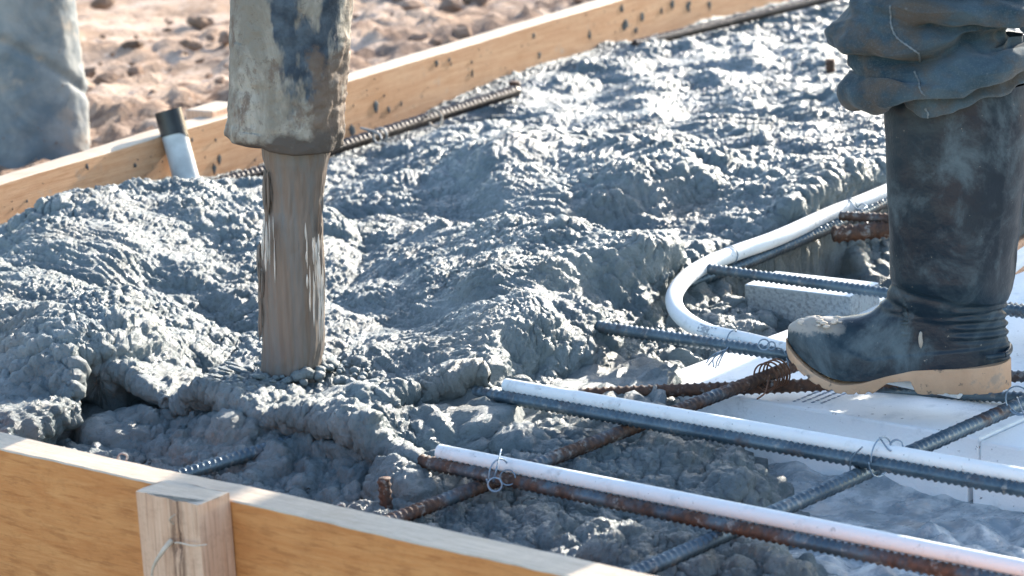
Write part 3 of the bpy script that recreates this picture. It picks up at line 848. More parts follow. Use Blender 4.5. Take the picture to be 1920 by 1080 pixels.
# ------------------------------------------------------------------ rebar
def rebar_geo(P, r=.0085, pitch=.0098, n=18, seed=0):
    Pr, t = resample(P, pitch / 4.5)
    th = np.linspace(0, 2 * np.pi, n, endpoint=False)[None]; s = t[:, None]
    ph = s / pitch + .30 * np.abs(np.sin(th)) * np.sign(np.sin(th))
    rib = np.clip(np.cos(2 * np.pi * ph), 0, 1) ** 1.5 * np.clip(np.abs(np.sin(th)) * 1.8 - .15, 0, 1)
    lon = np.clip(np.abs(np.cos(th)) * 6 - 5.2, 0, 1)
    R = r * (.89 + .25 * np.maximum(rib, lon * .8))
    V, F = tube(Pr, R, n); return V, F

def rebar(pts, label, mat, r=.0085, group='reinforcing bars of the mesh', bend=0., pitch=.0098, name='rebar'):
    P = np.array(pts, float)
    if bend:
        t = np.linspace(0, 1, 25)[:, None]; P = P[0] + (P[-1] - P[0]) * t; P[:, 2] += np.sin(t[:, 0] * np.pi) * bend
    c = P[0].copy()
    V, F = rebar_geo(P - c, r, pitch)
    o = mesh(name, V, F, mat, smooth=True)
    o.location = [float(x) for x in c]
    return tag(o, label, 'rebar', group)

def ext(a, b, l0, l1):
    d = (b - a) / np.linalg.norm(b - a); return [a - d * l0, b + d * l1]

RB = .0090
L2 = [at(800, 867, ZB), at(1900, 1093, ZB)]; L3 = [at(930, 742, ZB), at(1920, 919, ZB)]
L4 = [at(1170, 620, ZB + .01), at(1470, 664, ZB + .01)]; L5 = [at(1340, 506, ZB + .01), at(1660, 549, ZB + .01)]
rebar(ext(*L2, .05, .45), 'rusty bar with a white tube along its top, nearest to the near board', MIXBAR, RB, bend=-.002)
rebar(ext(*L3, .06, .45), 'long blue ribbed bar with a white tube on top, in front of the boot', BLUEBAR, RB)
rebar(ext(*L4, .05, .012), 'dark ribbed bar running from the heap to the boot toe', BLUEBAR, .0095)
rebar(ext(*L5, .012, .45), 'blue ribbed bar passing behind the boot above the foam block', BLUEBAR, .0085)
zc = ZB - .018
C0 = [at(355, 886, zc + .012), at(530, 832, zc + .012)]; C1 = [at(745, 972, zc), at(1478, 690, zc)]; C2 = [at(1200, 1072, zc), at(1915, 757, zc)]
rebar(ext(*C0, .15, .10), 'short visible blue bar coming out of the heap beside the near board', BLUEBAR, RB)
rebar(ext(*C1, .10, .02), 'brown and blue cross bar tied under the tubes, middle of the mesh', BROWNBAR, RB)
rebar(ext(*C2, .12, .55), 'blue cross bar running over the plastic sheet to the right edge', BLUEBAR, .0095)
rebar([at(1015, 744, zc - .012), at(1240, 733, zc - .014), at(1480, 724, zc - .014), at(1720, 712, zc - .012)], 'dark rusty bar lying level under the boot toe', RUSTBAR, .0098, pitch=.011)
rebar([at(1540, 726, zc - .034), at(1720, 736, zc - .03), at(1890, 744, zc - .02), at(2000, 752, zc - .02)], 'black bar under the boot heel meeting the cross bar', BLUEBAR, .0085)
# bars along the far board
fz = .205
rebar(ext(at(455, 331, .20), at(525, 312, .20), .1, .06), 'short dark bar end between the white stub pipe and the stream', DARKRUST, .011, 'bars along the far board', pitch=.013)
rebar(ext(at(640, 274, .212), at(968, 170, .22), .12, .0), 'dark rusty bar lying along the far board right of the hose', DARKRUST, .0125, 'bars along the far board', pitch=.014)
rebar([at(1190, 84, .218), at(1370, 40, .218), at(1570, -8, .222), at(1700, -40, .22)], 'long rusty bar at the top right beside the far board', DARKRUST, .011, 'bars along the far board', pitch=.013)
# upright stubs
b = at(726, 966, .16); rebar([b - UP * .05, b + UP * .05 + np.array([-.001, 0, 0])], 'short upright rusty bar stub close behind the near board', RUSTBAR, .0085, 'upright bar stubs')
b = at(966, 176, .20); rebar([b - UP * .03, b + UP * .028], 'upright bar stub at the end of the far rusty bar', RUSTBAR, .013, 'upright bar stubs')
b = at(1557, 140, .20); rebar([b - UP * .03, b + UP * .035], 'upright rusty stub in the concrete just left of the trousers', RUSTBAR, .011, 'upright bar stubs')
# bars behind the boot
rebar([at(1562, 440, .195), at(1680, 428, .197), at(1900, 410, .2)], 'thick rusty bar poking out left of the boot shaft', RUSTBAR, .0145, pitch=.014)
rebar([at(1575, 405, .215), at(1680, 410, .215), at(1900, 420, .215)], 'thin dark bar under the curved tube left of the boot shaft', MIXBAR, .0085)
rebar([at(1290, 532, .185), at(1400, 492, .188), at(1570, 420, .195), at(1720, 350, .2)], 'blue bar running beneath the curved white tube', BLUEBAR, .0105)
rebar([at(1880, 578, .19), at(2100, 610, .19)], 'blue bar end right of the boot ankle', BLUEBAR, .0105)
rebar([at(1880, 706, .17), at(2100, 704, .17)], 'dark bar just right of the boot heel', MIXBAR, .0085)

# ------------------------------------------------------------------ white tubes
def pipe(P, r, label, n=24, step=.012):
    P, _ = resample(P, step); c = P[0].copy(); V, F = tube(P - c, r, n)
    o = mesh('plastic_tube', V, F, PIPE, smooth=True, sharp=50); o.location = [float(x) for x in c]
    return tag(o, label, 'tube', 'white heating tubes')
PR = .0105
off = eC * .013 + UP * .0130
a, b = ext(*L2, -.012, .45); pipe([a + off, (a + b) / 2 + off + UP * .001, b + off], PR, 'straight white tube on the rusty bar nearest the near board')
a, b = ext(*L3, -.008, .45); pipe([a + off, b + off], PR, 'straight white tube on the blue bar in front of the boot')
zu = ZB + .012
U = [at(1990, 215, zu), at(1660, 360, zu), at(1560, 400, zu), at(1460, 445, zu), at(1385, 472, zu), at(1330, 494, zu), at(1288, 520, zu), at(1265, 552, zu), at(1268, 580, zu),
     at(1292, 605, zu), at(1335, 626, zu), at(1400, 640, zu), at(1480, 660, zu), at(1600, 688, zu - .012), at(1720, 714, zu - .022), at(1800, 730, zu - .026)]
ut = pipe(spline(U, 14), .0135, 'white tube bent in a hairpin left of the boot', 28, .008)
pipe(spline([at(1880, 512, .20), at(1920, 480, .20), at(2050, 400, .20)], 6), .0135, 'white tube running up to the right edge beside the boot shaft')
pipe(spline([at(1890, 262, .21), at(1930, 240, .21), at(2050, 190, .21)], 6), .0135, 'white tube at the right edge level with the boot top')

# number printed on the hairpin tube
cu = bpy.data.curves.new('print', 'FONT'); cu.body = '00882 "'; cu.size = .019; cu.extrude = .0002
to = bpy.data.objects.new('print', cu); COL.objects.link(to)
bpy.context.view_layer.update()
dg = bpy.context.evaluated_depsgraph_get(); me = bpy.data.meshes.new_from_object(to.evaluated_get(dg)); bpy.data.objects.remove(to)
me.materials.clear(); me.materials.append(GREYINK)
ta = at(1352, 631, zu); tb = at(1310, 615, zu); td = (tb - ta) / np.linalg.norm(tb - ta)
co = np.zeros(len(me.vertices) * 3, np.float32); me.vertices.foreach_get('co', co); co = co.reshape(-1, 3)
co[:, 1] -= co[:, 1].max() / 2
perp = np.cross(UP, td)
if perp[1] > 0: perp = -perp                                    # towards the viewer
ang = math.radians(40) + co[:, 1] / .0135                       # wrapped on the tube, upside down
rr = .0135 + .0004 + co[:, 2] * .3
W = ta + td * co[:, :1] * .92 + perp * (np.cos(ang) * rr)[:, None] + np.array([0, 0, 1]) * (np.sin(ang) * rr)[:, None]
W[:, 2] += 0
# follow the tube's curve
Ps, _ = resample(spline(U, 14), .004)
for i in range(len(W)):
    c = ta + td * co[i, 0] * .92; k = np.argmin(((Ps[:, :2] - c[:2]) ** 2).sum(1)); W[i, :2] += Ps[k, :2] - c[:2]; W[i, 2] += Ps[k, 2] - ta[2]
ul = np.array(ut.location)
me.vertices.foreach_set('co', (W - ul).astype(np.float32).ravel()); me.update()
to = bpy.data.objects.new('print', me); COL.objects.link(to); to.parent = ut

# ------------------------------------------------------------------ tie wires
def wire(lines, label, mat=None, r=.0011, group='wire ties on the bars'):
    c = np.array(lines[0][0], float); mb = MB()
    for ln in lines:
        P, _ = resample(spline(ln, 8), .0035); V, F = tube(P - c, r, 6); mb.add(V, F)
    o = mb.build('tie_wire', mat or WIRE); o.location = [float(x) for x in c]
    return tag(o, label, 'tie wire', group)

def ring(c, ax, r, k=10, tilt=0., turns=1.):
    ax = ax / np.linalg.norm(ax); a = np.cross(ax, UP); a /= np.linalg.norm(a); b = np.cross(ax, a)
    return [c + r * (math.cos(t) * a + math.sin(t) * b) + ax * tilt * t for t in np.linspace(0, 2 * np.pi * turns, int(k * turns))]
view = np.array([0, -1, .2])
c = at(932, 888, ZB + .006)
wire([ring(c + view * .012, eL, .021, 12, .0006), ring(at(928, 905, ZB) + view * .02, view, .009, 9, .0004, 1.6), ring(at(952, 890, ZB) + view * .03, view, .010, 9, .0004, 1.6),
      [c + eC * .01 + UP * .03, c + view * .03 + UP * .01, at(925, 900, ZB) + view * .02]], 'looped blue wire tie on the rusty bar where the middle cross bar passes')
c = at(1650, 862, ZB)
wire([ring(c + UP * .004, eL, .026, 12, .0005), ring(at(1680, 836, ZB + .02), view, .0085, 9, .0006, 2.5), [c + UP * .03, at(1668, 845, ZB + .02), at(1675, 836, ZB + .02)]],
     'wire tie with a coiled end on the blue tubed bar over the plastic sheet')
wire([[at(1617, 838, ZB + .03), at(1598, 858, ZB + .01), at(1594, 880, ZB - .01), at(1600, 905, ZB - .03)]], 'thin single wire strand hanging left of the coiled wire tie')
c = at(1442, 705, ZB - .01); G = [ring(c + eC * q_, eC, .020, 12, .0008, 1.3) for q_ in (-.012, 0, .01, .018)]
wire(G + [[c, at(1435, 735, ZB - .02), at(1420, 748, ZB - .02)]], 'bundle of rusty tie wire binding two bars left of the toe', RUSTWIRE, .0013)
c = at(1372, 640, ZB + .012)
wire([ring(c, eL, .0165, 12, .0004), [c, at(1362, 655, ZB + .01), at(1345, 665, ZB), at(1328, 685, ZB - .01)], [at(1362, 655, ZB + .01), at(1340, 664, ZB + .01), at(1330, 672, ZB), at(1325, 680, ZB)],
      [at(1355, 660, ZB), at(1338, 672, ZB), at(1338, 688, ZB)], [at(1358, 658, ZB), at(1345, 676, ZB), at(1342, 690, ZB)], [at(1360, 656, ZB + .01), at(1352, 672, ZB), at(1346, 686, ZB)]],
     'frayed blue wire tie round the hairpin tube and the dark bar')
wire([ring(at(1432, 646, ZB + .03), view, .008, 9, .0006, 1.5), ring(at(1446, 648, ZB + .028), view, .006, 8, .0004, 1.5), [at(1446, 650, ZB + .025), at(1466, 655, ZB + .02), at(1474, 668, ZB + .01), at(1480, 695, ZB - .01)]],
     'curled blue wire lying on the tube touching the boot toe')
c = at(1369, 478, zu); wire([ring(c, at(1385, 472, zu) - at(1330, 494, zu), .0150, 12, .0002)], 'thin grey wire loop round the upper arm of the hairpin tube')
c = at(1592, 388, zu); wire([ring(c, at(1660, 360, zu) - at(1560, 400, zu), .0152, 12, .0003), [c + UP * .014, at(1608, 392, zu + .01), at(1625, 388, zu + .01), at(1616, 382, zu + .012), at(1606, 390, zu)]],
     'small twisted wire on the tube beside the boot shaft')
wire([ring(at(1907, 752, ZB), eC, .020, 12, .0008, 1.4), [at(1907, 745, ZB), at(1915, 765, ZB), at(1925, 790, ZB)]], 'wire tie at the right edge on the cross bar end')
wire([ring(at(232, 857, .262), view, .006, 9, .0012, 2.5)], 'small coil of pale wire behind the near board at lower left', CRUST)
wire([ring(at(640, 950, .235), view, .005, 9, .0012, 2.5)], 'small pale wire coil behind the near board right of the stake', CRUST)
wire([[at(676, 240, .245), at(700, 246, .24), at(712, 252, .235), at(716, 262, .23)], ring(at(712, 256, .222), fd, .017, 12, .0005), [at(716, 268, .215), at(740, 276, .21), at(790, 280, .205), at(830, 286, .20)]],
     'grey wire tie with long tails on the far rusty bar', CRUST, .0024)
wire([ring(at(815, 222, .22), fd, .018, 12, .0005, 1.3)], 'small muddy wire tie halfway along the far rusty bar', FIBRE, .0022)

# ------------------------------------------------------------------ stub pipe with black tape
sp0 = at(352, 345, .205); top = sp0 + np.array([-.030, .03, .142])
st = empty('stub_pipe', sp0, 'leaning white stub pipe with black taped end beside the far board', 'pipe')
d = (top - sp0); ln = np.linalg.norm(d); d /= ln
P = np.array([d * t for t in np.linspace(-.06, ln - .002, 12)]); V, F = tube(P, .0255, 28); mesh('tube', V, F, STUBWHITE, st, sharp=50)
P = np.array([d * t for t in np.linspace(ln - .048, ln, 8)]); R = np.full((8, 28), .0268); V, F = tube(P, R, 28)
low = np.arange(28); V[low] -= np.outer(np.clip(np.sin(np.linspace(0, 2 * np.pi, 28) + 2.2), 0, 1) ** 4 * .012, d)
mesh('tape', V, F, BLACK, st, sharp=50)

# ------------------------------------------------------------------ pump hose and stream
foot = at(552, 712, .215)
hz = foot[2] + .350
hc = np.array([foot[0] + .009, foot[1] + .01, hz])
hose = empty('pump_hose', hc, 'cement-crusted concrete pump hose hanging over the heap', 'hose')
th = np.linspace(0, 2 * np.pi, 120, endpoint=False)
zs = np.concatenate([np.linspace(0, .42, 150), np.linspace(.43, 1.9, 60)])
rad = np.interp(zs, [0, .006, .03, .1, .22, .4, 1.9], [.0775, .0795, .081, .0825, .0865, .089, .086])
cx = np.interp(zs, [0, .22, .5, 1.0, 1.9], [0, .028, .055, .10, .16]); cy = np.interp(zs, [0, .5, 1.9], [0, .03, .5])
V = []
for z, r_, x_, y_ in zip(zs, rad, cx, cy):
    for t in th: V.append((x_ + r_ * math.cos(t), y_ + r_ * math.sin(t), z))
V = np.array(V, np.float32); tt = np.tile(th, len(zs))
nrm = np.stack([np.cos(tt), np.sin(tt), tt * 0], 1).astype(np.float32)
crust = sstep(np.cos(tt - math.radians(-25)), .55, .95) * sstep(V[:, 2], .2, .08)
h = fbm(V, 16, 3, 101.) * .0035 + fbm(V, 70, 3, 102.) * .0018 + crust * (.003 + .006 * np.abs(fbm(V, 45, 3, 103.))) + (1 - np.clip(cells(V, 40, 9.), 0, 1)) * .004 * sstep(V[:, 2], .06, .01)
V = V + nrm * h[:, None]
V[:, 2] += np.where(V[:, 2] < .02, fbm(V * np.array([1, 1, 0], np.float32), 22, 3, 104.) * .005, 0) + .012 * sstep(V[:, 2], .05, 0) * -np.cos(tt)
n = 120; m_ = len(zs)
Vin = np.concatenate([np.stack([(rad[0] - .014) * np.cos(th), (rad[0] - .014) * np.sin(th), 0 * th + .002], 1), np.stack([(rad[0] - .014) * np.cos(th), (rad[0] - .014) * np.sin(th), 0 * th + .15], 1)])
F = [tuple(f) for f in gridF(m_, n)]
b0 = m_ * n
for k in range(n):
    k2 = (k + 1) % n; F.append((k2, k, b0 + k, b0 + k2)); F.append((b0 + k2, b0 + k, b0 + n + k, b0 + n + k2))
F.append(tuple(b0 + n + k for k in range(n))[::-1])
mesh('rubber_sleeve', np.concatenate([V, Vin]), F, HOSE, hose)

# stream of concrete, frozen in its fall: a ragged rope of vertical strands
str_o = empty('concrete_stream', foot, 'brown-grey stream of concrete falling from the hose end', 'concrete stream')
nz_ = 180; nth = 120; th = np.linspace(0, 2 * np.pi, nth, endpoint=False)
zz = np.linspace(-.07, .39, nz_)
pc = lambda y: (715 - y) / 1385 / .97
prof_y = [720, 700, 650, 560, 480, 440, 400, 375, 340, 300, 275]
xl = [470, 484, 489, 490, 492, 494, 499, 508, 510, 506, 500]; xr = [614, 601, 611, 613, 613, 612, 611, 612, 616, 622, 627]
zk = [pc(y) for y in prof_y][::1]
def toloc(x, y): return (x - 552 + .0556 * (y - 715) * -1 * -1) / 1385
L_ = [(x - 552 - .0556 * (y - 715)) / 1385 for x, y in zip(xl, prof_y)]; R_ = [(x - 552 - .0556 * (y - 715)) / 1385 for x, y in zip(xr, prof_y)]
lx = np.interp(zz, zk, L_); rx = np.interp(zz, zk, R_)
V = np.zeros((nz_, nth, 3), np.float32)
V[..., 0] = ((lx + rx) / 2)[:, None] + ((rx - lx) / 2)[:, None] * np.cos(th)[None]
V[..., 1] = np.minimum((rx - lx) / 2, .045)[:, None] * np.sin(th)[None] + .004
V[..., 2] = zz[:, None]
V = V.reshape(-1, 3); tt = np.tile(th, nz_); nrm = np.stack([np.cos(tt), np.sin(tt), tt * 0], 1).astype(np.float32)
ang = np.stack([np.cos(tt) * .05, np.sin(tt) * .05, V[:, 2] * .05], 1).astype(np.float32)
V += nrm * (fbm(ang, 60, 3, 111.) * .0022 + fbm(ang, 260, 2, 112.) * .0016 + np.abs(fbm(np.stack([ang[:, 0], ang[:, 1], ang[:, 2] * 4], 1), 90, 3, 113.)) * .002)[:, None]
mesh('falling_column', V, gridF(nz_, nth), STREAM, str_o)
mb = MB(); rs = np.random.default_rng(18)
for i in range(80):
    a_ = float(rs.uniform(0, 2 * np.pi)); r_ = .040 + .055 * float(rs.random()) ** 1.5; sc = float(rs.uniform(.003, .010)) * (1.25 - r_ * 6)
    Vb, Fb = blob(sc * 1.3, sc * 1.3, sc, 500 + i, 9, .45); mb.add(Vb + np.array([r_ * 1.25 * math.cos(a_) - .006, r_ * math.sin(a_), .004 + .014 * max(0, 1 - (r_ - .04) / .04)]), Fb)
for i in range(16):                                    # tongues thrown out sideways
    a_ = math.pi + .3 + float(rs.normal(0, .4)); r_ = float(rs.uniform(.05, .115)); ln_ = float(rs.uniform(.008, .018))
    Vb, Fb = blob(ln_, float(rs.uniform(.004, .008)), float(rs.uniform(.002, .0045)), 800 + i, 9, .3); ca, sa = math.cos(a_), math.sin(a_)
    Vb[:, 2] += .25 * Vb[:, 0]
    Vb = np.stack([Vb[:, 0] * ca - Vb[:, 1] * sa, Vb[:, 0] * sa + Vb[:, 1] * ca, Vb[:, 2]], 1)
    mb.add(Vb + np.array([r_ * ca, r_ * sa - .02, .012 + float(rs.uniform(0, .016))]), Fb)
sk = mb.build('splash_crown', CONC, str_o); sk['kind'] = 'stuff'
mb = MB(); rs = np.random.default_rng(8)
mb2 = MB(); cnt = 0
for (x0, x1, y0, y1, k) in ((496, 522, 365, 500, 16), (582, 612, 385, 640, 22), (604, 618, 440, 700, 22), (484, 496, 430, 700, 34), (600, 614, 300, 700, 30), (500, 515, 290, 420, 22)):
    cnt += 1
    for i in range(k):
        tgt = mb if cnt < 4 else mb2
        x = float(rs.uniform(x0, x1)); ya = float(rs.uniform(y0, y0 + (y1 - y0) * .55)); yb = ya + float(rs.uniform(20, 90))
        lean = (-.0556)
        fx = lambda y: (x - 552 - .0556 * (y - 715)) / 1385
        yy = -float(rs.uniform(.034, .052)) if cnt < 4 else (float(rs.uniform(-.02, .01)) if cnt < 7 else -float(rs.uniform(.036, .050)))
        P = [(fx(ya), yy, pc(ya)), (fx((ya + yb) / 2), yy, pc((ya + yb) / 2)), (fx(yb), yy, pc(yb))]
        P, _ = resample(P, .006); V, F = tube(P, np.sin(np.linspace(.15, np.pi - .15, len(P))) * float(rs.uniform(.0008, .002) if cnt < 4 else rs.uniform(.0012, .0034)), 6); tgt.add(V, F)
o = mb.build('splash_strands', PALEWET, str_o); o['kind'] = 'stuff'
o = mb2.build('ragged_edge', STREAM, str_o); o['kind'] = 'stuff'

# ------------------------------------------------------------------ rubber boot
def boot_parts(parent):
    nzb, nt_ = 190, 144
    zl = np.linspace(.022, .43, nzb); th = np.linspace(0, 2 * np.pi, nt_, endpoint=False)
    xf = np.interp(zl, [.012, .018, .04, .05, .059, .07, .083, .092, .0965, .0995, .102, .106, .12, .139, .16, .25, .43],
                   [.300, .303, .3015, .297, .291, .283, .269, .254, .238, .222, .205, .190, .174, .163, .161, .160, .164])
    xb = np.interp(zl, [.012, .034, .06, .08, .11, .14, .2, .3, .43], [.001, .0, -.001, .001, .002, -.006, -.015, -.026, -.036])
    k = np.ones(5) / 5
    xf = np.convolve(np.pad(xf, 2, 'edge'), k, 'valid'); xb = np.convolve(np.pad(xb, 2, 'edge'), k, 'valid')
    V = np.zeros((nzb, nt_, 3), np.float32); c = np.cos(th)
    for i, z in enumerate(zl):
        xc = (xf[i] + xb[i]) / 2; a = (xf[i] - xb[i]) / 2
        x = xc + a * c
        fw = np.interp(x, [-.01, .01, .04, .1, .15, .2, .24, .27, .29, .305], [.030, .034, .037, .036, .040, .047, .049, .046, .041, .036])
        top = np.clip((z - .035) / (.112 - .035), 0, 1)
        fw = fw * np.where(x > .14, (1 - .62 * top ** 2.2), 1 - .12 * top)
        sw = np.interp(z, [.1, .16, .25, .43], [.044, .056, .063, .070])
        mixw = sstep(np.array([z]), .085, .16)[0]
        wd = fw * (1 - mixw) + sw * mixw
        pw = 3.2 * (1 - mixw) + 2.1 * mixw
        y = np.sign(np.sin(th)) * wd * (1 - np.abs(c) ** pw) ** (1 / 2.1)
        V[i, :, 0] = x; V[i, :, 1] = y; V[i, :, 2] = z
    V = V.reshape(-1, 3)
    q = V.reshape(nzb, nt_, 3); du = np.roll(q, -1, 1) - np.roll(q, 1, 1); dv = np.gradient(q, axis=0)
    N = np.cross(du, dv).reshape(-1, 3); N /= np.linalg.norm(N, axis=1)[:, None] + 1e-9
    x, z = V[:, 0], V[:, 2]
    h = 0
    # ankle ribs at the back
    rb = sstep(x, .085, .055) * sstep(z, .066, .074) * sstep(z, .128, .118)
    h = h + rb * .0022 * np.sin(z * 2 * np.pi / .0125 - x * 12)
    # seam where the foot joins the shaft, and the rand round the foot
    zs_ = .104 + 2.2 * (np.clip(x, 0, .2) - .085) ** 2 + .05 * np.clip(.06 - x, 0, 1)
    h = h + .0014 * np.exp(-((z - zs_) / .0022) ** 2) * sstep(x, -.0, .03)
    zr = .064 - .12 * np.clip(x - .02, 0, .3) * .6 + .55 * np.clip(x - .19, 0, .2)
    h = h + .0022 * sstep(z, zr + .0015, zr - .0015)
    h = h + .0016 * sstep(x, .262, .270) * sstep(z, .075, .066)
    # vertical mould seams of the shaft
    h = h + .0010 * np.exp(-((x - (.128 + .03 * (z - .3))) / .0022) ** 2) * sstep(z, .16, .2) + .0011 * np.exp(-((x - (.012 - .09 * (z - .2))) / .002) ** 2) * sstep(z, .13, .2)
    h = h + fbm(V.astype(np.float32), 14, 3, 121.) * .0026 + perlin((V * np.array([1, 1, .35])).astype(np.float32), 30, 122.) * .0018 * sstep(z, .12, .2)
    cre = np.exp(-((z - .135 - .25 * (x - .1)) / .006) ** 2) * .0035 + np.exp(-((z - .118 - .45 * (x - .14)) / .005) ** 2) * .003 * sstep(x, .08, .15)
    V = V + N * (h - cre)[:, None]
    bend = lambda x: 6.0 * np.clip(x - .215, 0, 1) ** 2
    V[:, 2] += bend(V[:, 0])
    F = [tuple(f) for f in gridF(nzb, nt_)]
    up = mesh('boot', V, F, BOOT, parent)
    # sole
    nx = 150; xx = (1 - np.cos(np.linspace(0, np.pi, nx))) / 2 * .3115 - .004
    wd = np.interp(xx, [-.004, .002, .013, .04, .1, .15, .2, .24, .272, .294, .303, .3075], [.0, .018, .031, .0395, .037, .041, .049, .0515, .047, .036, .022, .0])
    k = np.ones(7) / 7; wd = np.convolve(np.pad(wd, 3, 'reflect', reflect_type='odd'), k, 'valid'); wd = np.clip(wd, 0.0005, 1)
    topz = np.interp(xx, [0, .07, .13, .165, .2, .23, .31], [.041, .036, .0345, .028, .0195, .0165, .0200])
    botz = np.interp(xx, [0, .118, .126, .134, .165, .185, .31], [0, 0, .002, .020, .0185, .004, .004]) + .003 * (np.sin(xx * 2 * np.pi / .017) > .55) * (xx > .185) + .0015 * (np.sin(xx * 2 * np.pi / .02) > .6) * (xx < .12)
    prof = [(0., 0), (.97, 0.), (1., .08), (1.0, .9), (.985, 1.), (.5, 1.0)]
    V = []; m2 = 2 * len(prof) - 1
    ring_ = [(s_, t_) for s_, t_ in prof] + [(-s_, t_) for s_, t_ in prof[::-1] if s_ != 0]
    for i in range(nx):
        for s_, t_ in ring_: V.append((xx[i], s_ * (wd[i] + .0032 * min(1, wd[i] / .02)), botz[i] + (topz[i] - botz[i]) * t_))
    V = np.array(V); V[:, 2] += bend(V[:, 0]); m3 = len(ring_)
    F = [tuple(f)[::-1] for f in gridF(nx, m3)] + [tuple(range(m3)), tuple((nx - 1) * m3 + k for k in range(m3))[::-1]]
    so_ = mesh('sole', V, F, SOLE, up, sharp=40)
    # heel spur
    t = np.linspace(-1.0, 1.0, 25); P = np.stack([.010 - .0125 * np.cos(t * 1.35), .036 * np.sin(t * 1.35), .0545 + 0 * t], 1)
    P = np.concatenate([[[.03, -.0385, .052]], P, [[.03, .0385, .052]]])
    V, F = tube(spline(P, 3), .0042, 10); mesh('heel_spur', V, F, BOOT, up)
    # splashes of concrete on the toe
    mbb = MB(); rs = np.random.default_rng(4)
    for i in range(16):
        x = float(rs.uniform(.225, .288)); zz0 = float(np.interp(x, [.222, .238, .254, .269, .283, .291], [.0985, .0965, .092, .083, .070, .06]))
        y = float(rs.uniform(-.012, .030)); zz0 -= 6 * y * y
        sc = float(rs.uniform(.0015, .0045)); Vb, Fb = blob(sc * 1.3, sc, sc * .6, 300 + i, 9); mbb.add(Vb + np.array([x, y, zz0 + 6.0 * max(0, x - .215) ** 2 + .0005]), Fb)
    for x, y, z, a_, b_ in ((.118, .0445, .080, .0030, .011),):
        Vb, Fb = blob(a_, .0035, b_, int(z * 1000), 10, .6); mesh('mud_splash', Vb + np.array([x, y, z]), Fb, MUD, up)
    mbb.build('mud_splash', MUD, up, smooth=True)
    return up

def rot(z): return Matrix.Rotation(z, 4, 'Z')
heel = at(1891, 724, ZB - .004)
tdir = np.array([-math.cos(math.radians(10.5)), math.sin(math.radians(10.5)), 0]); yaw = math.atan2(tdir[1], tdir[0])
man = empty('person', heel, 'worker in rolled denim trousers and black rubber boot standing on the bars', 'person')
man.rotation_euler = (0, 0, yaw)
boot = boot_parts(man)

